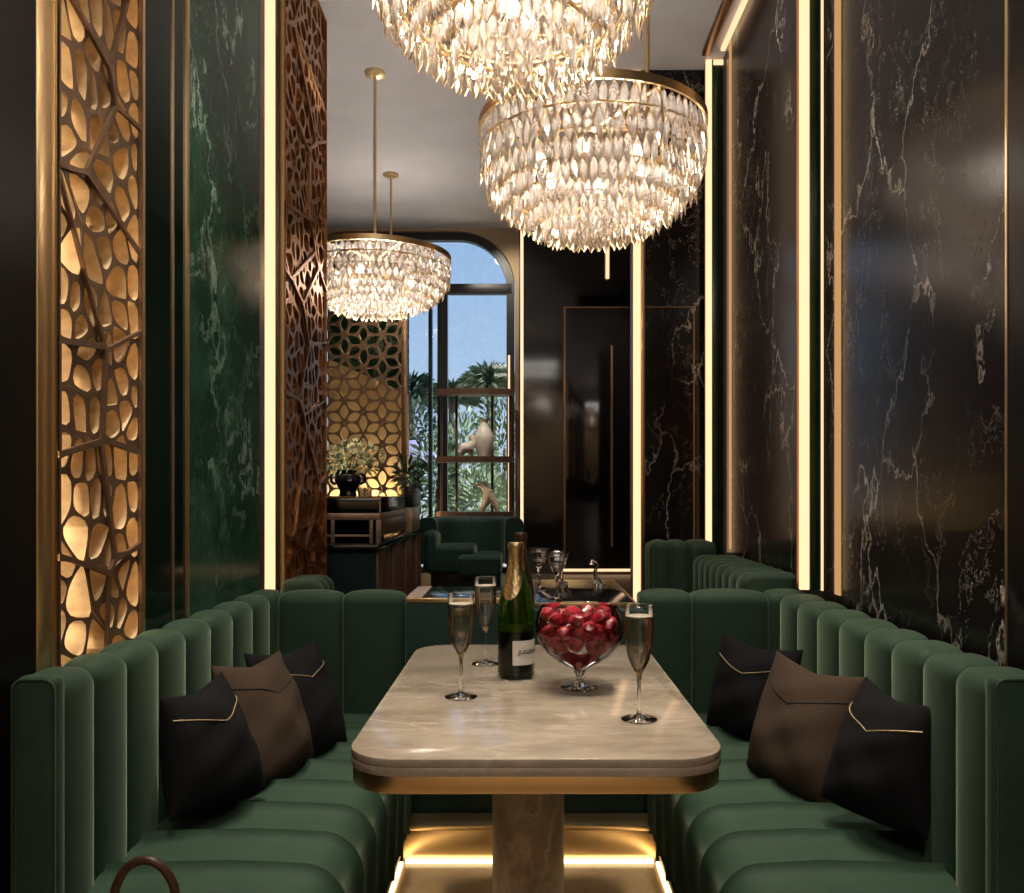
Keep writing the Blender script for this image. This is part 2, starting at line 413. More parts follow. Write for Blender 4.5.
# glossy black far wall, door, light line
xk = P(523.5, 0, DB)[0]
sbox('wall_far.001', 'lacquer', (xk, 1.12, DB-.02, DB+.16, LOB, CEIL))
sbox('trim_11', 'steel', (xr_, xr_+.012, DB-.02, DB+.1, LOB, CEIL))
led('led_strip', (xr_+.013, xk-.002, DB-.03, DB+.0, LOB, CEIL-.004), 'led_hot', 'slim glowing light line between the tan window wall and the black lacquer wall')
led('led_strip', (P(562, 0, DB)[0], 1.1, DB-.045, DB-.025, P(0, 571, DB)[2], P(0, 568.5, DB)[2]), 'led', 'low horizontal light strip along the foot of the black lacquer door')
sbox('trim_12', 'wood', (P(562, 0, DB)[0], 1.1, DB-.05, DB-.022, LOB, P(0, 571.5, DB)[2]))
dr = struct(bpy.data.objects.new('door_1', None)); COL.objects.link(dr); dr.location = (P(600, 0, DB)[0], DB, LOB)
zd = P(0, 308, DB)[2]
box('door_leaf', 'lacquer', (P(566, 0, DB)[0], P(655, 0, DB)[0], DB-.028, DB-.018, LOB+.1, zd-.008), .001, dr)
box('door_trim', 'brass_dark', (P(563.5, 0, DB)[0], P(565.3, 0, DB)[0], DB-.032, DB-.018, LOB, zd+.006), 0, dr)
box('door_trim', 'brass_dark', (P(565.3, 0, DB)[0], P(657, 0, DB)[0], DB-.032, DB-.018, zd-.006, zd+.006), 0, dr)
hx = P(611, 0, DB)[0]
dh = MB().tube([(hx, DB-.075, P(0, 546, DB)[2]), (hx, DB-.075, P(0, 347, DB)[2])], .011, 10).build('door_handle', 'brass', dr)
for py in (530, 362):
    MB().tube([(hx, DB-.02, P(0, py, DB)[2]), (hx, DB-.075, P(0, py, DB)[2])], .008, 8).build('handle_mount', 'brass', dh)
s_ = empty('reflection_strip', P(607, 280, DB-.03), 'slim olive glowing strip added for a reflection above the black door under the crystal chandelier', 'reflection strip')  # added glowing bar in place of a light line reflected in the lacquer
box('tube', 'led', (P(605.3, 0, DB)[0], P(608.6, 0, DB)[0], DB-.06, DB-.035, P(0, 280, DB)[2], P(0, 238, DB)[2]), .004, s_)
box('strip_back', 'brass', (P(604.5, 0, DB)[0], P(609.6, 0, DB)[0], DB-.034, DB-.021, P(0, 279, DB)[2], P(0, 236, DB)[2]), .002, s_)

# ------------------------------------------------------------------ lattice screens
def voronoi(sites, x0, x1, y0, y1):
    cells = []
    for i, (sx, sy) in enumerate(sites):
        poly = [(x0, y0), (x1, y0), (x1, y1), (x0, y1)]
        nb = sorted(((tx-sx)**2+(ty-sy)**2, tx, ty) for j, (tx, ty) in enumerate(sites) if j != i)[:26]
        for d, tx, ty in nb:
            mx, my, nx, ny = (sx+tx)/2, (sy+ty)/2, tx-sx, ty-sy
            out = []; n = len(poly)
            for k in range(n):
                a, b = poly[k], poly[(k+1) % n]
                da = (a[0]-mx)*nx+(a[1]-my)*ny; db = (b[0]-mx)*nx+(b[1]-my)*ny
                if da <= 0: out.append(a)
                if (da < 0 < db) or (db < 0 < da):
                    t = da/(da-db); out.append((a[0]+(b[0]-a[0])*t, a[1]+(b[1]-a[1])*t))
            poly = out
            if len(poly) < 3: break
        # merge tiny edges
        q = []
        for p in poly:
            if not q or math.hypot(p[0]-q[-1][0], p[1]-q[-1][1]) > .004: q.append(p)
        if len(q) > 2 and math.hypot(q[0][0]-q[-1][0], q[0][1]-q[-1][1]) < .004: q.pop()
        if len(q) >= 3: cells.append(q)
    return cells
def inset(poly, w):
    n = len(poly); q = list(poly)
    for k in range(n):
        a, b = poly[k], poly[(k+1) % n]; ex, ey = b[0]-a[0], b[1]-a[1]; l = math.hypot(ex, ey) or 1
        nx, ny = -ey/l, ex/l; out = []; m = len(q)
        for i in range(m):
            p, r_ = q[i], q[(i+1) % m]
            dp = (p[0]-a[0])*nx+(p[1]-a[1])*ny-w; dr_ = (r_[0]-a[0])*nx+(r_[1]-a[1])*ny-w
            if dp >= 0: out.append(p)
            if (dp < 0 < dr_) or (dr_ < 0 < dp):
                t = dp/(dp-dr_); out.append((p[0]+(r_[0]-p[0])*t, p[1]+(r_[1]-p[1])*t))
        q = out
        if len(q) < 3: return None
    return q
def rayhit(poly, c, a):
    dx, dy = math.cos(a), math.sin(a); best = None
    for k in range(len(poly)):
        p, q = poly[k], poly[(k+1) % len(poly)]; ex, ey = q[0]-p[0], q[1]-p[1]
        den = dx*ey-dy*ex
        if abs(den) < 1e-12: continue
        t = ((p[0]-c[0])*ey-(p[1]-c[1])*ex)/den; u = ((p[0]-c[0])*dy-(p[1]-c[1])*dx)/den
        if t > 0 and -1e-6 <= u <= 1+1e-6 and (best is None or t > best): best = t
    return (c[0]+dx*(best or 0), c[1]+dy*(best or 0))
def lattice(mb, cells, fn, w, d0, d1, rnd=None, soft=2):
    """fn(u, v, d) -> point; bars from depth d0 (front) to d1 (back)"""
    for c in cells:
        ww = w*(rnd.uniform(.55, 1.9) if rnd else 1)
        q = inset(c, ww)
        while q is None and ww > .001: ww *= .6; q = inset(c, ww)
        if q is None: continue
        for _ in range(soft):                    # round the corners of the opening
            r_ = []
            for k in range(len(q)):
                a, b = q[k], q[(k+1) % len(q)]
                r_ += [(a[0]*.78+b[0]*.22, a[1]*.78+b[1]*.22), (a[0]*.22+b[0]*.78, a[1]*.22+b[1]*.78)]
            q = r_
        ce = (sum(p[0] for p in q)/len(q), sum(p[1] for p in q)/len(q))
        an = sorted([math.atan2(p[1]-ce[1], p[0]-ce[0]) for p in c]+[-PI+2*PI*k/14+.01 for k in range(14)])
        inn = [rayhit(q, ce, a) for a in an]; out = [rayhit(c, ce, a) for a in an]
        V = lambda p, d: mb.bm.verts.new(fn(p[0], p[1], d))
        fi = [V(p, d0) for p in inn]; bi = [V(p, d1) for p in inn]; fo = [V(p, d0) for p in out]; m = len(an)
        for k in range(m):
            k2 = (k+1) % m
            mb.mi = 1; mb._f([fi[k], fi[k2], bi[k2], bi[k]])
            mb.mi = 0; mb._f([fo[k], fo[k2], fi[k2], fi[k]])
def side_screen(name, ya, yb, seed, mat, n_col, label, depth=.075, back='cream', w=.0055, hid='led_hidden', z0=.0, asp=1.45, bold=.0042):
    rnd = random.Random(seed)
    L = yb-ya; H = CEIL-z0; sz = L/n_col; n_row = int(H/(sz*asp))
    sites = [((i+.5+rnd.uniform(-.46, .46))*sz, (j+.5+rnd.uniform(-.46, .46))*H/n_row) for j in range(n_row) for i in range(n_col)]
    cells = voronoi(sites, 0, L, 0, H)
    r = empty(name, (XL, (ya+yb)/2, z0), label, 'lattice screen')
    fn = lambda u, v, d: (XL-d, ya+u, z0+v)
    mb = MB(); lattice(mb, cells, fn, w, .0, depth, rnd); mb.build('lattice', mat, r, 40, False)
    if bold:
        nb = int(H/.30); sites = [((i+.5+rnd.uniform(-.5, .5))*L/2, (j+.5+rnd.uniform(-.5, .5))*H/nb) for j in range(nb) for i in range(2)]
        mb = MB(); lattice(mb, voronoi(sites, 0, L, 0, H), fn, bold, -.010, -.001, rnd, 0); mb.build('bold_struts', (mat[0], mat[0]), r, 40, False)
    box('backing', back, (XL-.158, XL-.15, ya, yb, z0, CEIL), 0, r)
    for y in (ya-.006, yb):
        box('frame', 'brass', (XL-.158, XL+.006, y, y+.006, z0, CEIL), 0, r)
    for y in (ya+.004, yb-.010):
        box('hidden_light', hid, (XL-.140, XL-.128, y, y+.006, z0+.02, CEIL-.02), 0, r)
    return r
side_screen('lattice_screen', dL(55)+.0, dL(139), 5, ('latt_dark', 'latt_gold'), 6, 'tall gold lattice wall screen of irregular cells lit from inside beside the brass strip')
side_screen('lattice_screen', dL(283), dL(325), 9, ('copper', 'copper'), 11, 'tall copper brown lattice wall screen beyond the wide glowing strip', .05, 'steel', .0072, emit('cavity_led_dim', (1, .66, .34), 5), bold=.005)
sbox('trim_13', 'brass', (XL-.1, XL+.004, dL(50)+.001, dL(53.6)-.003, 0, CEIL))
sbox('trim_14', 'brass', (XL-.1, XL+.004, dL(139)+.008, dL(144)-.001, 0, CEIL))

# star-flower screen behind the bar
DS = 6.9
xs0, xs1 = P(322, 0, DS)[0], P(405.5, 0, DS)[0]
zs0, zs1 = .95, CEIL-.35
ra = .155
sites = []; rnd = random.Random(3)
for j in range(-1, 14):
    for i in range(-1, 6):
        cx = i*ra*2*1.0+(j % 2)*ra; cy = j*ra*1.732
        for k in range(6):
            an = k*PI/3+PI/6; sites.append((cx+ra*.56*math.cos(an)+rnd.uniform(-.002, .002), cy+ra*.56*math.sin(an)+rnd.uniform(-.002, .002)))
        for k in range(3):
            sites.append((cx+ra*math.cos(k*PI/3), cy+ra*math.sin(k*PI/3)))
Wd, Hd = xs1-xs0-.05, zs1-zs0-.05
sites = [s for s in sites if -.1 < s[0] < Wd+.1 and -.1 < s[1] < Hd+.1]
cells = [c for c in voronoi(sites, 0, Wd, 0, Hd)]
fs = empty('flower_lattice_screen', ((xs0+xs1)/2, DS, zs0), 'bronze screen of star flower tracery behind the bar counter', 'lattice screen')
mb = MB(); lattice(mb, cells, lambda u, v, d: (xs0+.025+u, DS+d, zs0+.025+v), .0075, 0, .035); mb.build('lattice', ('latt_dark', 'latt_gold'), fs, 40, False)
f_ = MB()
for b in ((xs0, xs0+.026), (xs1-.026, xs1+.01)): f_.box(b[0], b[1], DS-.01, DS+.05, zs0, zs1, .004)
f_.box(xs0+.026, xs1-.026, DS-.01, DS+.05, zs1-.026, zs1, .003); f_.box(xs0+.026, xs1-.026, DS-.01, DS+.05, zs0, zs0+.075, .003)
f_.build('frame', 'copper', fs)
zm = P(0, 372, DS)[2]  # slanted split copies a shadow edge, ochre below it the warm-lit part
MB().prism([(xs0, zm+.14), (xs1, zm-.16), (xs1, zs1), (xs0, zs1)], lambda p, d: (p[0], d, p[1]), DS+.20, DS+.22).build('upper_backing', 'greenmarble', fs)
MB().prism([(xs0, zs0), (xs1, zs0), (xs1, zm-.16), (xs0, zm+.14)], lambda p, d: (p[0], d, p[1]), DS+.20, DS+.22).build('warm_lit_backing', 'ochre', fs)
M['led_screen'] = emit('screen_uplight', (1, .78, .45), 170)
box('uplight', 'led_screen', (xs0+.05, xs1-.05, DS+.09, DS+.12, zs0+.02, zs0+.04), 0, fs)
for zz in (zs0,):
    box('ledge', 'black', (xs0, xs1, DS-.01, DS+.22, LOB, zs0-.002), 0, fs)

# ------------------------------------------------------------------ upholstery
def channel(mb, prof, fn, a0, a1, bulge=.022, nv=9, p=2.4):
    """prof: list of (u, w) with outward normals computed; fn(u, w, t) -> point; channel spans t in a0..a1"""
    n = len(prof); nor = []
    for k in range(n):
        a, b = prof[max(k-1, 0)], prof[min(k+1, n-1)]
        tx, ty = b[0]-a[0], b[1]-a[1]; l = math.hypot(tx, ty) or 1
        nor.append((-ty/l, tx/l))
    rows = []
    for j in range(nv+1):
        v = -math.cos(PI*j/nv)
        off = bulge*(1-(max(0, 1-abs(v)**p))**(1/p))
        t = (a0+a1)/2+v*(a1-a0)/2*.998
        rows.append([fn(pr[0]-nr[0]*off, pr[1]-nr[1]*off, t) for pr, nr in zip(prof, nor)])
    R = mb.grid(rows)
    mb.cap([v for v in R[0]], True); mb.cap([v for v in R[-1]])
def arc(cx, cy, r, a0, a1, n): return [(cx+r*math.cos(a0+(a1-a0)*k/n), cy+r*math.sin(a0+(a1-a0)*k/n)) for k in range(n+1)]
def back_prof(xf, th, z0, z1, r=.045):
    # u = distance from the bench back plane axis; front face at xf, going up, over the top, to the rear
    p = [(xf, z0), (xf, (z0+z1)/2), (xf, z1-r)]
    # front to rear along growing u
    p = [(xf, z0), (xf, z0+(z1-z0)*.5)]
    p += [(xf+r-r*math.cos(a), z1-r+r*math.sin(a)) for a in [k/7*PI/2 for k in range(8)]]
    q = xf+th
    p += [(q-r*.5+r*.5*math.sin(a), z1-r*.5+r*.5*math.cos(a)) for a in [k/4*PI/2 for k in range(5)]]
    p += [(q, z0)]
    return p
XF, TH, ZB, ZS = .88, .125, .876, .42
XS = .395                     # seat front
def bench(sgn, label, TH, XS, rets):
    X = lambda x: sgn*x
    r = empty('banquette', (sgn*.7, 2.3, 0), label, 'bench')
    bound = [1.625, 1.765, 1.91, 2.075, 2.24, 2.42, 2.60, 2.79, 2.975]
    bp = back_prof(XF, TH, .36, ZB)
    for a, b in zip(bound[:-1], bound[1:]):
        mb = MB(); channel(mb, bp, lambda u, w, t: (X(u), t, w), a, b, .024); mb.build('back_channel', 'velvet', r, 60)
    # corner and return channels (facing the camera)
    yf = 2.985
    rp = [(2*yf-u if False else u, w) for u, w in back_prof(yf, TH, .36, ZB)]
    for a, b in rets:
        mb = MB(); channel(mb, rp, lambda u, w, t: (X(t), u, w), min(a, b), max(a, b), .024); mb.build('return_channel', 'velvet', r, 60)
    # corner piece
    mb = MB(); channel(mb, back_prof(yf-.005, TH+.005, .36, ZB), lambda u, w, t: (X(t), u, w), rets[1][1]+.002, XF+TH, .02); mb.build('corner_channel', 'velvet', r, 60)
    # end cap of the return, rounded towards the aisle
    # near end panel with piping
    epn = box('end_panel', 'velvet', (min(X(XF+.004), X(XF+TH-.012)), max(X(XF+.004), X(XF+TH-.012)), 1.597, 1.645, .10, ZB+.004), .018, r, 4)
    xa_, xb_ = XF+.006, XF+TH-.014; zt_ = ZB-.0005; rr = .02
    path = [(X(xa_), 1.599, .12), (X(xa_), 1.599, zt_-rr)]+[(X(xa_+rr-rr*math.cos(a)), 1.599, zt_-rr+rr*math.sin(a)) for a in (PI/8, PI/4, 3*PI/8, PI/2)]
    path += [(X(xb_-rr), 1.599, zt_)]+[(X(xb_-rr+rr*math.sin(a)), 1.599, zt_-rr+rr*math.cos(a)) for a in (PI/8, PI/4, 3*PI/8, PI/2)]+[(X(xb_), 1.599, .12)]
    MB().tube(path, .0035, 6).build('piping', 'velvet', epn)
    # seat channels: top runs from the back to the front, rolls over and drops
    R = .075
    sp = [(XF+.01, ZS-.02), (XF+.01, ZS), (XF-.15, ZS+.004), (.62, ZS+.006), (XS+R+.06, ZS+.003)]
    sp += [(XS+R-R*math.sin(a), ZS-R+R*math.cos(a)) for a in [k/8*PI/2 for k in range(9)]]
    sp += [(XS+.003, .25), (XS+.006, .098)]
    sp = [(-u, w) for u, w in sp]       # mirrored so that normals point outward
    sb = [1.625+.169*k for k in range(8)]+[2.975]
    for a, b in zip(sb[:-1], sb[1:]):
        mb = MB(); channel(mb, sp[::-1], lambda u, w, t: (X(-u), t, w), a, b, -.026 if False else .026); mb.build('seat_channel', 'velvet', r, 60)
    box('bottom_rail', 'steel', (min(X(XS-.009), X(XS+.025)), max(X(XS-.009), X(XS+.025)), 1.63, 2.80, .083, .100), .003, r)
    box('base', 'steel', (min(X(XS+.025), X(.97)), max(X(XS+.025), X(.97)), 1.66, 3.08, .0, .36), 0, r)
    tk = box('toe_kick', 'brass', (min(X(XS+.015), X(XS+.024)), max(X(XS+.015), X(XS+.024)), 1.64, 2.80, .0, .092), 0, r)
    box('floor_light', 'led_floor', (min(X(XS+.003), X(XS+.013)), max(X(XS+.003), X(XS+.013)), 1.64, 2.798, .001, .010), 0, tk)
    return r
bench(-1, 'long channelled green velvet banquette against the lattice and green marble wall', .098, .398, ((.425, .645), (.647, .872)))
bench(1, 'long channelled green velvet banquette against the black marble wall', .125, .428, ((.405, .592), (.594, .862)))

# partition console across the aisle end
pc = empty('booth_divider', (0, 2.95, 0), 'low dark green partition with black top and brass edge closing the booth behind the table', 'partition')
box('front_panel', 'velvet_dark', (-.412, .029, 2.93, 3.0, .10, .842), .004, pc)
box('front_panel', 'velvet_dark', (.030, .412, 2.93, 3.0, .10, .818), .004, pc)
box('top', 'black', (-.41, .028, 2.955, 3.30, .847, .858), .001, pc)
box('brass_edge', 'brass', (-.41, .028, 2.93, 2.953, .843, .859), .002, pc)
box('side_edge', 'wood_light', (-.414, -.36, 2.955, 3.30, .8585, .8595), 0, pc)
box('rear_panel', 'steel', (-.41, .02, 3.001, 3.29, .0, .842), 0, pc)
rs = empty('brass_riser', (0, 2.83, 0), 'brass plinth step at the booth end with light line along its foot', 'plinth')
rsr = box('riser', 'brass', (-.405, .435, 2.815, 2.925, 0, .122), .003, rs)
box('lip', 'brass', (-.405, .435, 2.806, 2.8145, .108, .124), .002, rsr)
box('floor_light', 'led_floor', (-.395, .425, 2.803, 2.812, .001, .012), 0, rsr)

# second table with gold rim
g0, g1 = 3.02, 3.80
gx0, gx1 = P(534, 0, g0)[0], P(637, 0, g0)[0]
zg = .828
gt = empty('black_side_table', ((gx0+gx1)/2, 3.4, 0), 'black glass side table with gold rim just beyond the berry bowl', 'table')
box('top', 'black', (gx0+.008, gx1-.008, g0+.008, g1-.008, zg-.016, zg), .001, gt)
rim = MB()
rim.box(gx0, gx1, g0, g0+.008, zg-.017, zg+.004, .001); rim.box(gx0, gx1, g1-.008, g1, zg-.017, zg+.004, .001)
rim.box(gx0, gx0+.008, g0+.008, g1-.008, zg-.017, zg+.004, .001); rim.box(gx1-.008, gx1, g0+.008, g1-.008, zg-.017, zg+.004, .001)
rim.build('rim', 'brass', gt)
for x in (gx0+.02, gx1-.02):
    for y in (3.34, g1-.03): MB().tube([(x, y, 0), (x, y, zg-.016)], .012, 10).build('leg', 'brass_dark', gt)

# second booth benches beyond
def back_row(root, sgn, xf, th, z1, ys, z0=.0, mat='velvet'):
    bp = back_prof(xf, th, z0, z1, .05)
    for a, b in zip(ys[:-1], ys[1:]):
        mb = MB(); channel(mb, bp, lambda u, w, t: (sgn*u, t, w), a, b, .024, 8); mb.build('back_channel', mat, root, 60)
b2 = empty('banquette', (.8, 3.7, 0), 'second channelled green banquette behind the first along the black marble wall', 'bench')
back_row(b2, 1, .80, .215, .925, [3.14+.118*k for k in range(9)])
rp = back_prof(4.12, .20, .05, .985, .045)
for a, b in ((.63, .71), (.712, .80), (.802, .93)):
    mb = MB(); channel(mb, rp, lambda u, w, t: (t, u, w), a, b, .022, 8); mb.build('return_channel', 'velvet', b2, 60)
for k in range(3):
    a = 4.135+.06*k
    mb = MB(); channel(mb, back_prof(.605, .2, .05, .982-.002*k, .04), lambda u, w, t: (u, t, w), a, a+.058, .014, 6); mb.build('side_channel', 'velvet', b2, 60)
box('seat', 'velvet', (.42, .84, 3.14, 4.10, .0, .42), .03, b2, 4)
b3 = empty('banquette', (-.85, 3.35, 0), 'small stretch of green banquette top showing beside the copper lattice screen', 'bench')
back_row(b3, -1, .785, .16, .885, [3.27+.085*k for k in range(4)])
box('seat', 'velvet', (-.785, -.45, 3.16, 3.51, .0, .42), .03, b3, 4)

# ------------------------------------------------------------------ dining table
TX0, TX1, TY0, TY1 = -.330, .372, 1.525, 2.655
def rrect(x0, x1, y0, y1, r, n=10):
    pts = []
    for cx, cy, a0 in ((x1-r, y1-r, 0), (x0+r, y1-r, PI/2), (x0+r, y0+r, PI), (x1-r, y0+r, 3*PI/2)):
        pts += [(cx+r*math.cos(a0+k/n*PI/2), cy+r*math.sin(a0+k/n*PI/2)) for k in range(n+1)]
    return pts
def slab(x0, x1, y0, y1, r, z0, z1, e=.002):
    mb = MB(); rows = []
    for z, i in ((z0, e), (z0+e*.3, e*.3), (z0+e, 0), (z1-e, 0), (z1-e*.3, e*.3), (z1, e)):
        rows.append([(p[0], p[1], z) for p in rrect(x0+i, x1-i, y0+i, y1-i, r-i)])
    R = mb.grid(rows, cv=True); mb.cap(R[0], True); mb.cap(R[-1]); return mb
tb = empty('dining_table', (.02, 2.09, 0), 'rounded beige stone dining table with brass band between the two banquettes', 'table')
mb = slab(TX0, TX1, TY0, TY1, .10, ZT-.015, ZT, .0016); mb.build('tabletop', 'table', tb)
mb = slab(TX0, TX1, TY0, TY1, .10, ZT-.032, ZT-.0153, .0012); mb.build('lower_slab', 'table', tb)
mb = slab(TX0+.003, TX1-.003, TY0+.003, TY1-.003, .097, ZT-.064, ZT-.0323, .0015); mb.build('brass_band', 'brass', tb)
cxm = .008
MB().lathe([(0, 0), (.086, 0), (.088, .004), (.088, .685), (.083, .6875), (0, .6876)], (cxm, 2.09, 0), 48).build('column', 'tablecol', tb)
MB().lathe([(0, 0), (.15, 0), (.15, .006), (.10, .012), (0, .012)], (cxm, 2.09, 0), 48).build('base_plate', 'brass', tb)

# ------------------------------------------------------------------ glassware
def table_at(px, py):            # point of the table top under a pixel
    d = (HC-ZT)*F/(py-HY); return ((px-CX)*d/F, d, ZT+.0002)
def make_flute(label, group):
    r = empty('champagne_flute', (0, 0, 0), label, 'champagne flute', group)
    MB().lathe([(0, 0), (.036, 0), (.038, .0015), (.034, .0035), (.016, .006), (.006, .011), (.0042, .02), (.0036, .05), (.004, .085), (.0065, .096), (.0095, .101), (.011, .104), (0, .1041)], seg=32).build('stem', 'glass', r)
    prof = [(.0085, .103), (.014, .110), (.021, .124), (.0265, .146), (.0295, .172), (.0305, .2), (.0305, .225), (.030, .240)]
    fb = MB().lathe(prof, seg=36).build('bowl', 'thin', r)
    MB().tube([(.030*math.cos(a), .030*math.sin(a), .240) for a in [2*PI*k/36 for k in range(36)]], .0007, 6, True).build('rim', 'glass', fb)
    cg = MB().lathe([(0, .1045), (.010, .106), (.0195, .1245), (.0250, .146), (.0280, .172), (.0290, .2), (.0290, .2150), (0, .2151)], seg=36).build('champagne', 'champ', r)
    MB().lathe([(.0288, .2152), (.0292, .2185), (.0275, .2175), (.0, .2160)], seg=36).build('bubbles', 'foam', cg)
    MB().lathe([(0, .092), (.006, .095), (.0075, .099), (.005, .103), (0, .1045)], seg=20).build('knop', 'foil', r)
    return r
fl = make_flute('champagne flute nearest the bottle at the front of the stone table', 'champagne flutes')
fl2 = copy_tree(fl); fl3 = copy_tree(fl)
fl2['label'] = 'champagne flute standing furthest back, behind the front flute by the bottle'
fl3['label'] = 'champagne flute alone beyond the berry bowl near the table edge and black cushions'
fl.location = table_at(461, 697); fl2.location = table_at(485.5, 664); fl3.location = table_at(639, 719.5)
fl['label'] = 'champagne flute in front of the other flute, on the lattice screen side of the bottle'

def foil_r(z, R):
    pr = [(1.0, .155), (.985, .165), (.93, .182), (.80, .205), (.62, .23), (.46, .252), (.385, .268), (.36, .285), (.36, .4)]
    for (r0, z0), (r1, z1) in zip(pr[:-1], pr[1:]):
        if z0 <= z <= z1: return R*(r0+(r1-r0)*(z-z0)/(z1-z0))
    return R
def bottle(px, py, H, R, label, dark=False, rot=0):
    loc = table_at(px, py)
    r = empty('champagne_bottle', loc, label, 'bottle')
    x, y, z = loc
    s = H/.32
    prof = [(0, .004), (R*.55, .006), (R*.8, .0), (R*.96, .003), (R, .01), (R, .155*s), (R*.985, .165*s), (R*.93, .182*s), (R*.80, .205*s), (R*.62, .23*s), (R*.46, .252*s), (R*.385, .268*s), (R*.36, .285*s), (R*.36, H-.012), (R*.42, H-.011), (R*.43, H-.004), (R*.38, H-.001), (0, H)]
    MB().lathe(prof, loc, 48).build('glass_body', 'bottle_dark' if dark else 'bottle', r)
    if not dark:
        wn = MB().lathe([(0, .012), (R*.93, .012), (R*.93, .112*s), (0, .1121*s)], loc, 40).build('wine', 'wine', r)
        MB().lathe([(R*.935, .1123*s), (R*.945, .118*s), (0, .1150*s)], loc, 40).build('wine_surface', 'wine_top', wn)
    # foil follows the neck
    rn = random.Random(4); seg = 40; rows = []
    for rr, zz in [(R*.655, .2275*s), (R*.655, .228*s), (R*.50, .250*s), (R*.42, .268*s), (R*.40, .285*s), (R*.42, .296*s), (R*.40, H-.020), (R*.46, H-.013), (R*.47, H-.004), (R*.40, H+.002), (0.0005, H+.003)]:
        row = []
        for k in range(seg):
            a = 2*PI*k/seg; low = (.032-.072*max(0, math.cos(a+2.0))**1.5)*s if zz < .23*s else ((.006-.02*max(0, math.cos(a+2.0)))*s if zz < .255*s else 0)
            q = rr
            if low:
                q = foil_r((zz+low)/s, R)+.0012
            w = 1+.012*math.sin(a*9+zz*300)
            row.append((x+q*w*math.cos(a), y+q*w*math.sin(a), z+zz+low))
        rows.append(row)
    mb = MB(); mb.grid(rows, cv=True); mb.build('foil', 'foil_dark' if dark else 'foil', r)
    if dark: return r
    # wrapped paper label with lettering
    a0, a1 = math.radians(-100), math.radians(2)
    zl0, zl1 = .038, .100
    rows = []
    for k in range(25):
        a = a0+(a1-a0)*k/24; rows.append([(x+(R+.0006)*math.cos(a), y+(R+.0006)*math.sin(a), z+zz) for zz in (zl0, zl1)])
    mb = MB(); mb.grid(rows); lab = mb.build('label_paper', 'label', r)
    cu = bpy.data.curves.new('lettering', 'FONT'); cu.body = 'JUGENIA'; cu.size = .0165; cu.align_x = 'CENTER'; cu.extrude = 0; cu.offset = .0003
    to = bpy.data.objects.new('lettering', cu); COL.objects.link(to)
    me = bpy.data.meshes.new_from_object(to.evaluated_get(bpy.context.evaluated_depsgraph_get()))
    COL.objects.unlink(to); bpy.data.objects.remove(to)
    bm = bmesh.new(); bm.from_mesh(me); bmesh.ops.subdivide_edges(bm, edges=bm.edges[:], cuts=1)
    for v in bm.verts:
        a = math.radians(-44)+v.co.x/R; rad = R+.0013
        v.co = Vector((x+rad*math.cos(a), y+rad*math.sin(a), z+.0665+v.co.y*.9))
    bm.to_mesh(me); bm.free(); me.materials.clear(); me.materials.append(M['ink'])
    lo = bpy.data.objects.new('lettering', me); COL.objects.link(lo); adopt(lo, lab); lo.location -= Vector((0, 0, 0))
    # fine print line
    rows = []
    for k in range(9):
        a = math.radians(-62)+math.radians(40)*k/8; rows.append([(x+(R+.0013)*math.cos(a), y+(R+.0013)*math.sin(a), z+zz) for zz in (.0555, .0562)])
    mb = MB(); mb.grid(rows); mb.build('fine_print', 'ink', lab)
    return r
bottle(516, 676.5, .345, .0475, 'open green champagne bottle with white paper label and gold foil')
bottle(521, 650, .352, .040, 'dark bottle with bronze foil standing right behind the green champagne bottle', True)

# berry bowl
bl = table_at(579.5, 688)
bw = empty('glass_bowl', bl, 'footed clear glass bowl filled with red berries on the stone table', 'bowl')
RB = .109
MB().lathe([(0, 0), (.044, 0), (.046, .002), (.040, .005), (.020, .009), (.010, .015), (.0075, .024), (.0085, .031), (.013, .037), (.014, .041), (0, .0412)], bl, 40).build('foot', 'glass', bw)
bprof = [(.004, .0405), (.012, .044), (.022, .050), (.050, .064), (.078, .085), (.098, .110), (.108, .136), (.108, .160), (.102, .183), (.095, .198)]
bwl = MB().lathe(bprof, bl, 56).build('bowl', 'thin', bw)
MB().tube([(bl[0]+.095*math.cos(a), bl[1]+.095*math.sin(a), bl[2]+.198) for a in [2*PI*k/48 for k in range(48)]], .0012, 6, True).build('rim', 'glass', bwl)
def bowl_r(z):
    for (r0, z0), (r1, z1) in zip(bprof[:-1], bprof[1:]):
        if z0 <= z <= z1: return r0+(r1-r0)*(z-z0)/(z1-z0)
    return 0
def berry_mesh(seed):
    rn = random.Random(seed); mb = MB(); L = 1.0
    rows = []
    for k in range(7):
        t = k/6; z = (t-.5)*1.25; r = .62*math.sin(PI*min(1, t*.92+.06))**.6*(1.0-.35*t)
        if k == 6: r = .02
        if k == 0: r = .05
        rows.append([(r*math.cos(2*PI*j/9)*(1+rn.uniform(-.2, .2)), r*math.sin(2*PI*j/9)*(1+rn.uniform(-.2, .2)), z+rn.uniform(-.06, .06)) for j in range(9)])
    R = mb.grid(rows, cv=True); mb.cap(R[0], True); mb.cap(R[-1])
    return mb
berries = []; protos = []
for s in range(3):
    o = berry_mesh(s).build('strawberry', 'berry', None, 32); protos.append(o)
rn = random.Random(11); pts = []
for tr in range(9000):
    z = rn.uniform(.104, .184); R_ = bowl_r(z)-.027
    if R_ <= .01: continue
    a = rn.uniform(0, 2*PI); q = R_*math.sqrt(rn.random())
    if rn.random() < .5: q = R_
    p = (q*math.cos(a), q*math.sin(a), z)
    if all((p[0]-o[0])**2+(p[1]-o[1])**2+(p[2]-o[2])**2 > .033**2 for o in pts): pts.append(p)
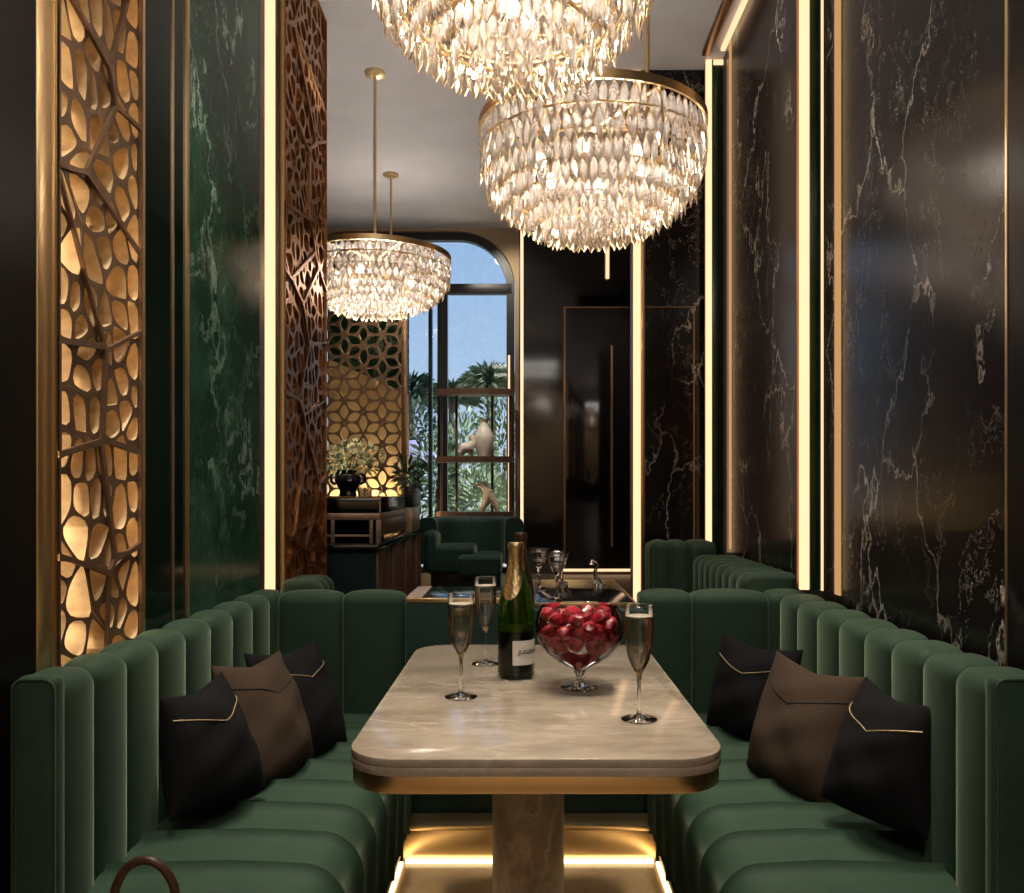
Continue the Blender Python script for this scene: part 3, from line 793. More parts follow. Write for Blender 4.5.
for k, p in enumerate(pts):
    src = protos[k % 3]
    o = src if k < 3 else src.copy()
    if k >= 3: COL.objects.link(o)
    s = rn.uniform(.030, .036); o.scale = (s, s, s); o.location = (bl[0]+p[0], bl[1]+p[1], bl[2]+p[2])
    o.rotation_euler = (rn.uniform(0, 6), rn.uniform(0, 6), rn.uniform(0, 6))
    tag(o, 'red strawberry heaped with the others inside the footed glass bowl', 'strawberry', 'strawberries in the glass bowl')

# crystal pieces on the black side table
def goblet(px, py, h, rr, label, base=zg+.0002):
    d = (HC-base)*F/(py-HY); loc = ((px-CX)*d/F, d, base)
    r = empty('crystal_goblet', loc, label, 'goblet', 'crystal pieces on the black side table')
    MB().lathe([(0, 0), (rr*.75, 0), (rr*.78, h*.02), (rr*.25, h*.06), (rr*.12, h*.12), (rr*.11, h*.3), (rr*.2, h*.36), (rr*.12, h*.42), (rr*.2, h*.5), (0, h*.5)], loc, 8).build('stem', 'glass', r, 20)
    MB().lathe([(rr*.15, h*.5), (rr*.4, h*.58), (rr*.62, h*.72), (rr*.78, h*.86), (rr*1.0, h*.97), (rr*1.02, h), (rr*.95, h*.985), (rr*.7, h*.86), (rr*.55, h*.72), (rr*.3, h*.6), (0, h*.56)], loc, 10).build('cup', 'glass', r, 20)
goblet(539, 589, .165, .045, 'faceted crystal goblet behind the dark bottle neck')
goblet(557, 599, .175, .040, 'faceted crystal goblet at the near edge of the black side table, above the berries')
goblet(562, 583, .135, .034, 'flared crystal goblet furthest back on the black side table')
loc = (P(596, 588, 3.6)[0], 3.6, zg+.0002)
r = empty('crystal_ornament', loc, 'small crystal swan shaped ornament standing alone on the black side table', 'ornament')
MB().tube([(loc[0]-.03, loc[1], loc[2]+.09), (loc[0]-.018, loc[1], loc[2]+.1), (loc[0]+.006, loc[1], loc[2]+.088), (loc[0]-.004, loc[1], loc[2]+.06), (loc[0]+.0, loc[1], loc[2]+.035), (loc[0]+.012, loc[1], loc[2]+.018)], [.005, .012, .009, .008, .010, .014], 8).build('neck', 'glass', r)
MB().lathe([(0, 0), (.024, 0), (.026, .008), (.014, .02), (0, .024)], (loc[0]+.01, loc[1], loc[2]), 10).build('foot', 'glass', r)

# ------------------------------------------------------------------ cushions
def cushion(p, S, mat, smat, label, px=None):
    c = Vector(p[:3])
    ca, sa, cb, sb, cc, ss = math.cos(p[3]), math.sin(p[3]), math.cos(p[4]), math.sin(p[4]), math.cos(p[5]), math.sin(p[5])
    Rm = Matrix(((cc, -ss, 0), (ss, cc, 0), (0, 0, 1))) @ Matrix(((cb, 0, sb), (0, 1, 0), (-sb, 0, cb))) @ Matrix(((1, 0, 0), (0, ca, -sa), (0, sa, ca)))
    r = empty('cushion', c, label, 'cushion', 'throw cushions on the banquettes')
    n = 22; T = .078; rn = random.Random(int(abs(p[1])*1000))
    ph = [rn.uniform(0, 6) for _ in range(6)]
    if px: K = [Vector(P(*q)) for q in px]
    else: K = [c+Rm @ Vector((u*S/2*1.05, 0, v*S/2*1.05)) for u, v in ((-1, 1), (1, 1), (1, -1), (-1, -1))]
    nr = (K[1]-K[3]).cross(K[0]-K[2]); nr.normalize()
    if nr.dot(Vector((0, 0, HC))-c) < 0: nr = -nr
    upv = ((K[0]+K[1]-K[2]-K[3])/2)
    def surf(u, v, side):
        ku = 1-.05*(1-v*v); kv = 1-.06*(1-u*u) if v > 0 else 1+.045*(1-u*u)
        h = max(0, (1-abs(u)**2.2)*(1-abs(v)**2.2))**.55*T*(1.0-.18*v)
        edge = (1-u*u)*(1-v*v)
        h += .006*math.sin(5*u+ph[0]+3*v)*edge+.005*math.sin(9*v+ph[1]-4*u)*edge+.004*math.sin(6*(u+v)+ph[2])*edge*(1-v)/2
        U, W = u*ku, v*kv
        q = (K[0]*(1-U)*(1+W)+K[1]*(1+U)*(1+W)+K[2]*(1+U)*(1-W)+K[3]*(1-U)*(1-W))/4
        q = q+nr*side*h-upv*.06*(1-abs(u))*max(0, v)**3
        if q.z < ZS+.004: q.z = ZS+.004
        return q
    mb = MB()
    g = [-math.cos(PI*k/n) for k in range(n+1)]
    for side in (1, -1):
        mb.grid([[surf(u, v, side) for u in g] for v in g], flip=side < 0)
    bmesh.ops.remove_doubles(mb.bm, verts=mb.bm.verts[:], dist=.0004)
    cov = mb.build('cover', mat, r, 80)
    path = []
    for k in range(41):
        u = -.93+1.86*k/40; v = .28+.30*abs(u)**1.0 if True else 0
        q = surf(u, v, 1); q2 = surf(u, v-.02, 1); q3 = surf(u+.02, v, 1)
        nrm = (q3-q).cross(q2-q).normalized()
        if nrm.dot(nr) < 0: nrm = -nrm
        path.append(q+nrm*.0008)
    MB().tube(path, .0016, 6).build('chevron_stitching', smat, cov)
    return r
CU = [
 ((-.796, 2.133, .594, -.267, .082, 1.299), .31, 'pblack', 'stitch_gold', 'black cushion with gold chevron stitch, frontmost on the lattice wall banquette', [(160, 697, 1.98), (222, 671, 2.27), (267, 788, 2.22), (170, 822, 1.95)]),
 ((-.739, 2.417, .592, -.381, .062, 1.309), .33, 'pbrown', 'stitch_black', 'brown cushion with black chevron between two black ones, lattice wall banquette'),
 ((-.699, 2.616, .589, -.425, .053, 1.203), .33, 'pblack', 'stitch_gold', 'black cushion partly hidden behind the brown one on the lattice wall banquette'),
 ((.839, 1.998, .603, -.101, .058, -1.36), .345, 'pblack', 'stitch_gold', 'black cushion with gold chevron stitch, frontmost on the black marble wall banquette', [(866, 676, 2.12), (936, 706, 1.84), (928, 840, 1.83), (820, 796, 2.08)]),
 ((.759, 2.324, .592, -.304, .026, -1.165), .33, 'pbrown', 'stitch_black', 'brown cushion with black chevron between two black ones, black marble wall banquette'),
 ((.747, 2.785, .583, -.253, .039, -.911), .30, 'pblack', 'stitch_gold', 'black cushion near the corner behind the brown one, black marble wall banquette'),
]
for a in CU: cushion(*a)

# ------------------------------------------------------------------ handbag, mostly below the frame
hb = empty('handbag', (-.65, 1.46, 0), 'brown leather handbag of which only the curved handle shows before the bench', 'handbag')
mb = MB(); rows = []
for z, kx, ky in ((0, .9, .9), (.012, 1, 1), (.15, 1.02, .95), (.30, .98, .75), (.42, .9, .45), (.425, .86, .38)):
    rows.append([(-.655+.15*kx*math.copysign(abs(math.cos(t))**.5, math.cos(t)), 1.455+.065*ky*math.copysign(abs(math.sin(t))**.5, math.sin(t)), z) for t in [2*PI*k/40+.01 for k in range(40)]])
R = mb.grid(rows, cv=True); mb.cap(R[0], True); mb.cap(R[-1]); mb.build('body', 'leather', hb, 50)
hz, hx0, hw = .42, -.637, .053
for yy, dz in ((1.425, .0), (1.487, -.10)):
    path = [(hx0-hw, yy, hz-.05), (hx0-hw*1.02, yy, hz+.06)]+[(hx0-hw*math.cos(a), yy, hz+.118+dz+.075*math.sin(a)) for a in [PI*k/14 for k in range(15)]]+[(hx0+hw*1.02, yy, hz+.06), (hx0+hw, yy, hz-.05)]
    MB().tube(path, .0075, 10).build('handle', 'leather', hb)

# ------------------------------------------------------------------ chandeliers
def crystal_mesh(name='crystal'):
    mb = MB()
    w, t = .5, .20
    out = [(0, 0), (w*.55, -.16), (w, -.42), (w*.72, -.72), (0, -1), (-w*.72, -.72), (-w, -.42), (-w*.55, -.16)]
    for sd in (1, -1):
        c = [mb.bm.verts.new((p[0]*.52, -sd*t, -.46+(p[1]+.46)*.55)) for p in out]
        e = [mb.bm.verts.new((p[0], 0, p[1])) for p in out]
        for k in range(8):
            q = [e[k], e[(k+1) % 8], c[(k+1) % 8], c[k]]
            mb._f(q if sd > 0 else q[::-1])
        mb._f(c if sd > 0 else c[::-1])
    mb.mi = 1
    # gold wire edge
    path = [(p[0]*1.0, 0, p[1]) for p in out]
    mb.tube(path, .036, 4, True)
    bmesh.ops.recalc_face_normals(mb.bm, faces=mb.bm.faces[:])
    me = bpy.data.meshes.new(name); mb.bm.to_mesh(me); mb.bm.free()
    for f in me.polygons: f.use_smooth = False
    me.materials.append(M['crystal']); me.materials.append(M['brass'])
    return me
CM = crystal_mesh()
ROWS = [(-.005, .405, .125, 72), (-.085, .402, .120, 72), (-.160, .375, .105, 70), (-.215, .330, .100, 64), (-.262, .282, .092, 56), (-.298, .228, .085, 46), (-.325, .172, .080, 36), (-.342, .112, .075, 24), (-.350, .05, .07, 11)]
def chandelier(loc, label, rods, scale=1.0, as_parts=True, seed=1, light=20, V=1.0):
    rn = random.Random(seed)
    x, y, z = loc
    r = empty('chandelier', (x, y, z), label, 'chandelier', 'crystal tier chandeliers')
    S = scale
    Rr = .408*S
    MB().lathe([(Rr, -.012*S), (Rr+.010, -.012*S), (Rr+.010, .018*S), (Rr, .018*S)], loc, 64, True).build('rim_band', 'brass', r)
    for zz, rr in ((-.083, .412), (-.158, .396), (-.215, .322), (-.262, .274), (-.298, .22)):
        MB().tube([(x+rr*S*math.cos(2*PI*k/48), y+rr*S*math.sin(2*PI*k/48), z+zz*S*V) for k in range(48)], .004*S, 6, True).build('tier_ring', 'brass', r)
    sp = MB()
    for k in range(6):
        a = 2*PI*k/6; sp.tube([(x, y, z), (x+Rr*math.cos(a), y+Rr*math.sin(a), z)], .006*S, 6)
        sp.tube([(x+Rr*.97*math.cos(a), y+Rr*.97*math.sin(a), z), (x+.36*S*math.cos(a), y+.36*S*math.sin(a), z-.16*S*V), (x+.19*S*math.cos(a), y+.19*S*math.sin(a), z-.31*S*V)], .004*S, 5)
    sp.build('spider_frame', 'brass', r)
    for dx, dy in rods:
        rd = MB().tube([(x+dx, y+dy, z), (x+dx, y+dy, CEIL-.01)], .0085, 10).build('rod', 'brass', r)
        MB().lathe([(0, -.022), (.03, -.022), (.055, -.016), (.058, -.002), (.058, 0), (0, 0)], (x+dx, y+dy, CEIL), 28).build('ceiling_rose', 'brass', rd)
    for k in range(6):
        a = 2*PI*k/6+.3; b = MB(); c = (x+.20*S*math.cos(a), y+.20*S*math.sin(a), z-.14*S*V)
        b.lathe([(0, -.03*S), (.016*S, -.022*S), (.022*S, 0), (.016*S, .022*S), (0, .03*S)], c, 12); b.build('bulb', 'bulb', r)
    b = MB(); b.lathe([(0, -.03*S), (.016*S, -.022*S), (.022*S, 0), (.016*S, .022*S), (0, .03*S)], (x, y, z-.22*S*V), 12); b.build('bulb', 'bulb', r)
    items = []
    for zz, rr, L, n in ROWS:
        ph = rn.random()
        for k in range(n):
            a = 2*PI*(k+ph)/n
            w = 2*PI*rr/n*1.2*rn.uniform(.85, 1.1)
            lean = .0 if zz > -.15 else .30
            px, py, pz = rr*math.cos(a), rr*math.sin(a), zz*V-rn.uniform(0, .008)
            rot = Euler((lean*0+rn.uniform(-.12, .12), rn.uniform(-.10, .10), a+PI/2+rn.uniform(-.45, .45)))
            items.append((px, py, pz, rot, (max(.022, w)*S, max(.022, w)*S, L*S*V*rn.uniform(.92, 1.06))))
    view = Vector((-x, -y, HC-z)).normalized()
    items.sort(key=lambda i: -(Vector((i[0], i[1], 0)).normalized().dot(Vector((view.x, view.y, 0)).normalized())+.5*(-i[2])))
    n_parts = 100 if as_parts else 0
    rest = bmesh.new()
    me = CM
    for k, (px, py, pz, rot, s) in enumerate(items):
        if k < n_parts:
            o = bpy.data.objects.new('crystal', me); COL.objects.link(o); o.parent = r
            o.location = (px*S, py*S, pz*S); o.rotation_euler = rot; o.scale = s
        else:
            tmp = bmesh.new(); tmp.from_mesh(me)
            mat = Matrix.Translation((x+px*S, y+py*S, z+pz*S)) @ rot.to_matrix().to_4x4() @ Matrix.Diagonal((*s, 1))
            tmp.transform(mat); tm = bpy.data.meshes.new('t'); tmp.to_mesh(tm); tmp.free()
            rest.from_mesh(tm); bpy.data.meshes.remove(tm)
    if len(rest.verts):
        m2 = bpy.data.meshes.new('crystal_rows'); rest.to_mesh(m2); m2.materials.append(M['crystal']); m2.materials.append(M['brass'])
        o = bpy.data.objects.new('crystal_rows', m2); COL.objects.link(o); adopt(o, r); o['kind'] = 'stuff'
    rest.free()
    la = bpy.data.lights.new('chandelier_light', 'POINT'); la.energy = light; la.color = (1, .90, .80); la.shadow_soft_size = .10*S
    lo = bpy.data.objects.new('chandelier_light', la); COL.objects.link(lo); lo.parent = r; lo.location = (0, 0, -.15*S*V)
    return r
s3 = 2.30/418*F                                          # distance of the rear chandelier from its canopy height
chandelier((P(592, 0, 3.13)[0], 3.13, HC+368/271-.03), 'crystal tier chandelier hanging above the far end of the stone table', [(.207, .02), (-.205, .02)], 1, True, 1, 24)
chandelier((-.033, 2.33, 2.765), 'largest looking crystal chandelier, its rim cut off above, hanging over the table', [(.2, .02), (-.2, .02)], .96, True, 2, 24)
chandelier((P(375, 0, 4.68)[0], 4.68, HC+240/181.7-.05), 'crystal tier chandelier hung on a single rod before the arched window', [(0, 0)], 1, True, 3, 26, .76)
chandelier((P(391, 0, 6.19)[0], 6.19, 2.98), 'farthest crystal chandelier, hidden but for its thin rod and ceiling rose', [(0, 0)], .75, False, 4, 16)

# ------------------------------------------------------------------ bar counter
bc = empty('bar_counter', (-1.3, 5.3, 0), 'bar counter with black top, dark teal upholstered front and brown wood side', 'counter')
zc = .95; dC = (HC-zc)*F/55
bx = P(378, 0, dC)[0]; dE = 6.32
box('counter_top', 'black', (-2.6, bx, dC, dE, zc-.03, zc), .003, bc)
box('front_panel', 'teal', (-2.6, bx-.02, dC+.02, dC+.08, .05, zc-.032), .03, bc, 4)
box('body', 'steel', (-2.55, bx-.03, dC+.08, dE-.02, .0, zc-.032), 0, bc)
for k in range(7):
    ya = dC+.06+k*(dE-.05-dC-.06)/7; yb = ya+(dE-.05-dC-.06)/7-.012
    box('side_panel', 'wood', (bx-.029, bx-(.008 if k % 2 == 0 else .022), ya, yb, .0, zc-.033), .003, bc)
ds = empty('bar_display_shelf', (-1.3, 5.0, zc), 'black raised display box on tan metal legs standing on the bar counter', 'display shelf')
dF = 4.52; dG = 5.45; sx = P(380, 0, dF)[0]
zb0, zb1 = P(0, 513, dF)[2], P(0, 497, dF)[2]
box('box', 'black', (-2.4, sx, dF, dG, zb0, zb1-.008), .002, ds)
box('top_trim', 'copper', (-2.4, sx+.003, dF-.003, dF+.02, zb1-.008, zb1), 0, ds)
box('corner_trim', 'wood_light', (sx-.004, sx+.003, dF-.003, dF+.0, zb0, zb1-.008), 0, ds)
box('box_lid', 'black', (-2.4, sx, dF+.021, dG, zb1-.008, zb1-.001), .001, ds)
zq = P(0, 520, dF)[2]
box('band', 'wood_light', (-2.4, sx, dF, dG, zq, zb0-.001), .002, ds)
zl_ = P(0, 537, dF)[2]
box('glow_blocker', 'black', (-2.4, sx-.022, dF+.25, dF+.26, zc, zq-.001), 0, ds)  # dark board added to hide the glow of the screen uplight
box('lower_band', 'wood_light', (-2.4, sx-.05, dF+.01, dF+.03, zl_, zl_+.012), .001, ds)
box('side_board', 'wood', (sx-.02, sx-.004, dF+.04, dG, zl_, zq-.001), .002, ds)
box('side_rail', 'wood_light', (sx-.02, sx+.0, dF+.02, dF+.04, zc, zq-.001), .001, ds)
for px in (333, 371.5, 378):
    xx = P(px, 0, dF)[0]; box('leg', 'wood_light', (xx-.012, xx+.006, dF+.0, dF+.018, zc, zq-.001), .001, ds)
# bottom of the bar: a planter box at the bar end
pd = 5.75
px0, px1 = P(404, 0, pd)[0], bx-.004
pb = empty('planter_box', ((px0+px1)/2, pd, zc), 'dark green planter box with tan foot at the far end of the bar', 'planter')
box('box', 'steel', (px0, px1, pd, pd+.45, P(0, 507, pd)[2], P(0, 486, pd)[2]), .006, pb)
box('foot', 'wood_light', (px0+.005, px1-.005, pd+.01, pd+.44, zc, P(0, 507.5, pd)[2]), .003, pb)
def leaf_clump(name, mat, centre, rx, ry, rz, n, l, seed, parent=None, up=.3, w=.3, spiky=False):
    rn = random.Random(seed); mb = MB(); c = Vector(centre)
    for k in range(n):
        v = Vector((rn.gauss(0, 1), rn.gauss(0, 1), rn.gauss(0, 1))); v.normalize()
        if spiky: base = c; dirv = Vector((v.x, v.y, abs(v.z)*.9-.25+up*.5)).normalized(); ll = l*rn.uniform(.7, 1.1)
        else:
            q = rn.random()**.4; base = c+Vector((v.x*rx*q, v.y*ry*q, v.z*rz*q)); dirv = (v+Vector((rn.uniform(-.5, .5), rn.uniform(-.5, .5), up+rn.uniform(-.5, .5)))).normalized(); ll = l*rn.uniform(.6, 1.2)
        side = dirv.cross(Vector((rn.uniform(-1, 1), rn.uniform(-1, 1), rn.uniform(-1, 1)))).normalized()*ll*w*.5
        droop = Vector((0, 0, -ll*(.35 if spiky else .1)))
        mid = base+dirv*ll*.5; tip = base+dirv*ll+droop
        V = [mb.bm.verts.new(p) for p in (base, mid+side, tip, mid-side)]
        mb._f([V[0], V[1], V[2]]); mb._f([V[0], V[2], V[3]])
    return mb.build(name, mat, parent, 0, False)
pl = empty('potted_plant', ((px0+px1)/2, pd+.2, P(0, 486, pd)[2]), 'dark leafy plant growing in the planter box at the bar end', 'plant')
leaf_clump('foliage', 'leaf_dark', ((px0+px1)/2-.02, pd+.22, P(0, 474, pd)[2]), .09, .12, .11, 130, .08, 4, pl)
# vase with flowers
vl = (P(348, 0, 4.85)[0], 4.85, zb1)
vs = empty('flower_vase', vl, 'squat black vase on the display box at the bar', 'vase')
MB().lathe([(0, .001), (.045, .001), (.05, .008), (.045, .03), (.06, .06), (.075, .09), (.07, .115), (.055, .13), (.06, .145), (.062, .15), (.055, .148), (.045, .13), (.0, .125)], vl, 32).build('vase_body', 'black', vs); vb = vs.children[0]
for sx_ in (-1, 1):
    MB().tube([(vl[0]+sx_*.055, vl[1], vl[2]+.135), (vl[0]+sx_*.095, vl[1], vl[2]+.12), (vl[0]+sx_*.095, vl[1], vl[2]+.085), (vl[0]+sx_*.07, vl[1], vl[2]+.07)], .008, 8).build('vase_handle', 'black', vb)
bq = empty('flower_bouquet', (vl[0], vl[1], vl[2]+.12), 'bouquet of small cream blossoms with pale leaves in the black vase', 'flowers')
fc = (vl[0]+.03, vl[1], vl[2]+.235)
leaf_clump('leaves', 'leaf_pale', (fc[0], fc[1], fc[2]-.02), .17, .14, .09, 190, .05, 8, bq)
rn = random.Random(6)
mb = MB()
for k in range(9):
    a = rn.uniform(0, 2*PI); mb.tube([(vl[0]+.02*math.cos(a), vl[1]+.02*math.sin(a), vl[2]+.10), (fc[0]+.10*math.cos(a), fc[1]+.08*math.sin(a), fc[2]-.02)], .003, 5)
mb.build('stems', 'leaf', bq)
def blossom():
    mb = MB()
    for k in range(5):
        a = 2*PI*k/5
        c = [(0, 0, 0), (math.cos(a-.5)*.6, math.sin(a-.5)*.6, .25), (math.cos(a), math.sin(a), .45), (math.cos(a+.5)*.6, math.sin(a+.5)*.6, .25)]
        mb._f([mb.bm.verts.new(p) for p in c])
    mb.lathe([(0, .05), (.25, .12), (.2, .3), (0, .35)], (0, 0, 0), 6)
    return mb
b0 = blossom().build('blossom', 'blossom', None, 0, False)
for k in range(95):
    o = b0 if k == 0 else b0.copy()
    if k: COL.objects.link(o)
    v = Vector((rn.gauss(0, 1), rn.gauss(0, 1), rn.gauss(.3, 1))); v.normalize()
    q = rn.random()**.3
    o.parent = bq; o.location = Vector((fc[0]+v.x*.185*q, fc[1]+v.y*.15*q, fc[2]+v.z*.105*q))-Vector(bq.location)
    s = rn.uniform(.016, .026); o.scale = (s, s, s); o.rotation_euler = v.to_track_quat('Z', 'Y').to_euler()
# small glasses on the display box
for k, (px, lab) in enumerate(((362, 'small glass tumbler beside the black vase on the display box'), (368, 'small glass tumbler at the display box corner, further from the vase'))):
    c = (P(px, 0, 4.62)[0], 4.62, zb1)
    g = empty('glass_tumbler', c, lab, 'glass', 'tumblers on the display box')
    MB().lathe([(0, 0), (.018, 0), (.02, .003), (.023, .05), (.022, .05), (.018, .006), (0, .006)], c, 16).build('glass_body', 'glass', g)

# ------------------------------------------------------------------ lobby sofa
DSF = 6.35
so = empty('curved_sofa', (P(475, 0, DSF)[0], DSF, LOB), 'curved dark green velvet sofa under the arched window', 'sofa')
zbt = P(0, 516, DSF+.5)[2]; zst = P(0, 549, DSF)[2]; zbs = P(0, 572, DSF)[2]
xa_, xb_ = P(424, 0, DSF)[0], P(508, 0, DSF)[0]
def blk(name, x0, x1, y0, y1, z0, z1, bev=.05): return box(name, 'velvet_dark', (x0, x1, y0, y1, z0, z1), bev, so, 5)
def arcblock(name, cx, cy, r0, r1, a0, a1, z0, z1, n=16):
    mb = MB(); rows = []; e = min(.05, (z1-z0)*.3, (r1-r0)*.35)
    sec = []
    for k in range(5): t = k/4*PI/2; sec.append((r0+e-e*math.sin(t) if False else r0+e-e*math.cos(t), z1-e+e*math.sin(t)))
    for k in range(5): t = k/4*PI/2; sec.append((r1-e+e*math.sin(t), z1-e+e*math.cos(t)))
    sec += [(r1, z0), (r0, z0)]
    for k in range(n+1):
        a = a0+(a1-a0)*k/n; rows.append([(cx+r*math.cos(a), cy+r*math.sin(a), z) for r, z in sec])
    R = mb.grid(rows, cv=True); mb.cap(R[0], True); mb.cap(R[-1]); return mb.build(name, 'velvet_dark', so, 50)
scx, scy = P(470, 0, DSF)[0], DSF-.05
for a0, a1 in ((0.05, .55), (.56, 1.05), (1.06, 1.6), (1.61, 2.3), (2.31, PI)):
    arcblock('back_cushion', scx, 6.44, .26, .40, a0, a1, zbs+.05, zbt)
blk('seat_cushion', P(427, 0, DSF)[0], P(475, 0, DSF)[0], DSF-.15, DSF+.33, zbs, zst+.03, .035)
blk('seat_cushion', P(460, 0, DSF)[0], P(502, 0, DSF)[0], DSF-.28, DSF+.30, zbs-.02, zst-.03, .035)
blk('arm', -.745, P(438, 0, DSF)[0], DSF-.18, DSF+.30, zbs, P(0, 530, DSF)[2], .05)
box('plinth', 'steel', (P(432, 0, DSF)[0], P(500, 0, DSF)[0], DSF-.08, DSF+.30, LOB, zbs), .002, so)

# ------------------------------------------------------------------ shelf rack before the window
DK = 7.22
rk = empty('shelf_rack', (P(475, 0, DK)[0], DK, LOB), 'open bronze shelf rack standing before the arched window', 'shelf')
def shelf(py, name):
    z = P(0, py, DK)[2]; x0, x1 = P(437, 0, DK)[0], P(513, 0, DK)[0]
    mb = MB(); pts = [(x0, DK+.12), (x0, DK-.06)]+[(x0+(x1-x0)*k/10, DK-.06-.07*math.sin(PI*k/10)) for k in range(1, 10)]+[(x1, DK-.06), (x1, DK+.12)]
    mb.prism(pts, lambda p, d: (p[0], p[1], d), z-.03, z+.02); mb.build(name, 'rust', rk)
    return z+.02
z1_ = shelf(392, 'shelf_board'); z2_ = shelf(459, 'shelf_board'); z3_ = shelf(514, 'shelf_board')
for px in (441, 456, 492, 510):
    x = P(px, 0, DK)[0]; MB().tube([(x, DK+.06, LOB), (x, DK+.06, z1_-.03)], .011, 8).build('post', 'rust', rk)
c = (P(484, 0, DK)[0], DK, z2_)
v = empty('ceramic_vase', c, 'tall white bottle shaped vase on the middle shelf of the rack', 'vase')
MB().lathe([(0, 0), (.055, 0), (.06, .02), (.075, .08), (.085, .14), (.08, .185), (.052, .235), (.034, .262), (.03, .29), (.046, .318), (.04, .316), (.02, .28), (0, .28)], c, 28).build('vase_body', 'ceramic', v)
c = (P(468, 0, DK)[0], DK-.02, z2_)
v = empty('ceramic_figure', c, 'small white crouching figure ornament beside the tall white vase', 'ornament')
MB().tube([(c[0]-.06, c[1], c[2]+.03), (c[0]-.04, c[1], c[2]+.07), (c[0]+.02, c[1], c[2]+.08), (c[0]+.05, c[1], c[2]+.13), (c[0]+.03, c[1], c[2]+.17), (c[0]+.0, c[1], c[2]+.165)], [.03, .05, .05, .03, .03, .012], 12).build('figure_body', 'ceramic', v)
for q in (-.045, .03): MB().tube([(c[0]+q, c[1], c[2]), (c[0]+q, c[1], c[2]+.06)], .015, 8).build('foot', 'ceramic', v)
c = (P(488, 0, DK)[0], DK, z3_)
v = empty('horn_sculpture', c, 'sandy curved horn sculpture on the lowest shelf of the rack', 'sculpture')
MB().tube([(c[0]-.055, c[1], c[2]), (c[0]-.02, c[1], c[2]+.08), (c[0]+.0, c[1], c[2]+.17), (c[0]-.05, c[1], c[2]+.23), (c[0]-.12, c[1], c[2]+.235)], [.02, .035, .045, .03, .004], 12).build('horn', 'terracotta', v)
MB().tube([(c[0]+.08, c[1], c[2]), (c[0]+.06, c[1], c[2]+.07), (c[0]+.0, c[1], c[2]+.16)], [.012, .03, .04], 12).build('horn', 'terracotta', v)

# ------------------------------------------------------------------ outside
o = struct(box('exterior_ground', 'paving', (-9, 6, DB+.2, 22, -.1, LOB-.05)))
def palm(px, py, d, l, n, mat, label, seed):
    x, y, z = P(px, py, d)
    t = empty('palm_tree', (x, y, LOB-.05), label, 'palm tree', 'palms outside the window')
    MB().tube([(x+.1, y, LOB-.05), (x+.04, y, (z+LOB)/2), (x, y, z)], [.12, .09, .07], 10).build('trunk', 'trunk', t)
    leaf_clump('crown', mat, (x, y, z), 1, 1, 1, n, l, seed, t, .5, .04, True)
palm(490, 384, 14.6, .62, 620, 'leaf_pale', 'spiky palm crown rising above the shelf rack outside', 21)
palm(452, 398, 16.2, .62, 520, 'leaf', 'smaller palm outside beside the thick window mullion', 22)
palm(410, 396, 17.8, .85, 560, 'leaf_dark', 'dark palm outside beside the flower tracery screen', 23)
def bush(px, py, d, rx, rz, n, mat, label, seed, l=.13):
    x, y, z = P(px, py, d)
    t = empty('garden_bush', (x, y, LOB-.05), label, 'bush', 'bushes outside the window')
    leaf_clump('bush_leaves', mat, (x, y, z), rx, .36, rz, n, l, seed, t)
    MB().tube([(x, y, LOB-.05), (x+.02, y, z)], [.04, .02], 6).build('stem', 'trunk', t)
bush(463, 470, 10.6, .42, .75, 1100, 'leaf_pale', 'tall pale green shrub outside behind the white vase', 31)
bush(503, 450, 11.6, .40, .85, 1000, 'leaf', 'mid green shrub outside at the window jamb behind the rack', 32)
bush(416, 440, 12.6, .50, .60, 1000, 'leaf_dark', 'dark shrub outside beyond the planter box', 33)
bush(482, 502, 9.7, .45, .35, 900, 'leaf_pale', 'low pale shrub outside behind the horn sculpture', 34)
bush(436, 480, 8.7, .22, .45, 500, 'leaf', 'narrow shrub outside between the two window mullions', 35)
bush(385, 430, 13.6, .7, 1.1, 1000, 'leaf_dark', 'large dark shrub outside mostly hidden by the tracery screen', 36)
pr = empty('garden_parasol', P(413, 470, 9.4), 'lavender garden parasol outside behind the planter plant', 'parasol')
x, y, z = P(413, 440, 9.4)
MB().lathe([(0, 0), (.08, -.01), (.18, -.07), (.26, -.17), (.30, -.26), (.29, -.26), (.17, -.08), (0, -.02)], (x, y, z), 16).build('canopy', 'lavender', pr)
MB().tube([(x, y, LOB-.05), (x, y, z)], .015, 8).build('pole', 'steel', pr)

# ------------------------------------------------------------------ lights
def spot(loc, tgt, e, size=70, blend=.6, col=(1, .86, .68), r=.05):  # unseen spots added at ceiling height to brighten chosen areas
    l = bpy.data.lights.new('added_spot', 'SPOT'); l.energy = e; l.spot_size = math.radians(size); l.spot_blend = blend; l.color = col; l.shadow_soft_size = r
    o = bpy.data.objects.new('added_spot', l); COL.objects.link(o); o.location = loc
    o.rotation_euler = (Vector(tgt)-Vector(loc)).to_track_quat('-Z', 'Y').to_euler(); return o
Zc = CEIL-.03
spot((.02, 1.55, Zc), (.02, 2.0, .75), 130, 40, .8, (1, .88, .72), .08)
for sx_ in (-.62, .62):
    for y_ in (1.75, 2.45):
        spot((sx_, y_, Zc), (sx_*1.12, y_, .5), 140, 46, .9, (1, .90, .72), .08)
spot((-1.6, 4.55, Zc), (-1.0, 4.85, 1.35), 170, 24, .6)
spot((-.25, 6.7, Zc), (-.08, 7.46, 2.9), 70, 60, .9)
spot((.72, 6.85, Zc), (.74, 7.46, 1.2), 110, 60, .9)
spot((.3, 5.6, Zc), (.3, 5.8, .5), 50, 80, .8)
spot((-.4, 5.6, Zc), (-.45, 6.3, .7), 32, 40, .8)
spot((-.45, 6.2, Zc), (-.37, 7.2, 1.5), 140, 40, .8)
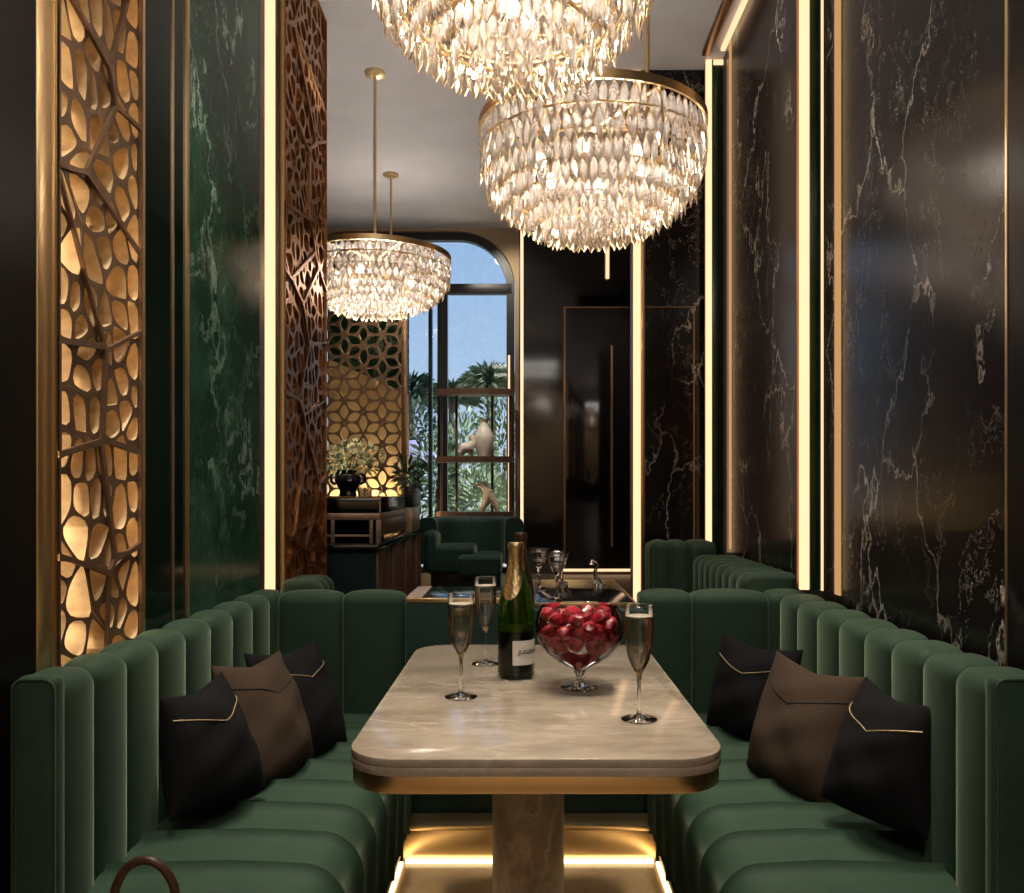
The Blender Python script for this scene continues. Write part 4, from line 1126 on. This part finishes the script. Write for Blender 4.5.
spot((-1.0, 6.55, Zc), (-1.25, 6.9, 1.7), 120, 50, .8)
spot((.75, 3.4, Zc), (.85, 3.6, .8), 60, 50, .8)
for x_ in (-.8, .8): spot((x_, -1.5, Zc), (x_, -2.6, .9), 320, 80, .8)  # added to light the rear wall for brass reflections and frontal bounce
# broad soft fill lights added at ceiling height behind the camera
for y in (-.6, -1.8):
    l = bpy.data.lights.new('fill_light', 'AREA'); l.shape = 'RECTANGLE'; l.size = 1.2; l.size_y = .5; l.energy = 27; l.color = (1, .92, .82)
    o = bpy.data.objects.new('fill_light', l); COL.objects.link(o); o.location = (0, y, CEIL-.02)
su = bpy.data.lights.new('sun', 'SUN'); su.energy = 8; su.angle = .02; su.color = (1, .93, .82)
o = bpy.data.objects.new('sun', su); COL.objects.link(o); o.rotation_euler = Vector((-.75, .12, -.62)).to_track_quat('-Z', 'Y').to_euler()

# ------------------------------------------------------------------ sky
w = bpy.data.worlds.new('sky'); sc.world = w; w.use_nodes = True; t = w.node_tree; t.nodes.clear()
out = t.nodes.new('ShaderNodeOutputWorld'); bg = t.nodes.new('ShaderNodeBackground')
tc = t.nodes.new('ShaderNodeTexCoord'); sp = t.nodes.new('ShaderNodeSeparateXYZ'); rp_ = t.nodes.new('ShaderNodeValToRGB')
t.links.new(tc.outputs['Generated'], sp.inputs[0]); t.links.new(sp.outputs[2], rp_.inputs[0])
e = rp_.color_ramp.elements
e[0].position = 0; e[0].color = (*lin((214, 224, 238)), 1); e[1].position = .34; e[1].color = (*lin((150, 186, 228)), 1)
k = e.new(.12); k.color = (*lin((180, 204, 234)), 1)
t.links.new(rp_.outputs[0], bg.inputs[0]); bg.inputs[1].default_value = 1.1; t.links.new(bg.outputs[0], out.inputs[0])

# ------------------------------------------------------------------ view
vs_ = sc.view_settings
vs_.view_transform = 'Standard'; vs_.look = 'None'; vs_.exposure = 0; vs_.gamma = 1; vs_.use_curve_mapping = False
cy = sc.cycles
cy.use_denoising = True; cy.max_bounces = 10; cy.transparent_max_bounces = 24; cy.transmission_bounces = 8; cy.glossy_bounces = 5; cy.diffuse_bounces = 3
cy.sample_clamp_indirect = 6; cy.caustics_reflective = False; cy.caustics_refractive = False
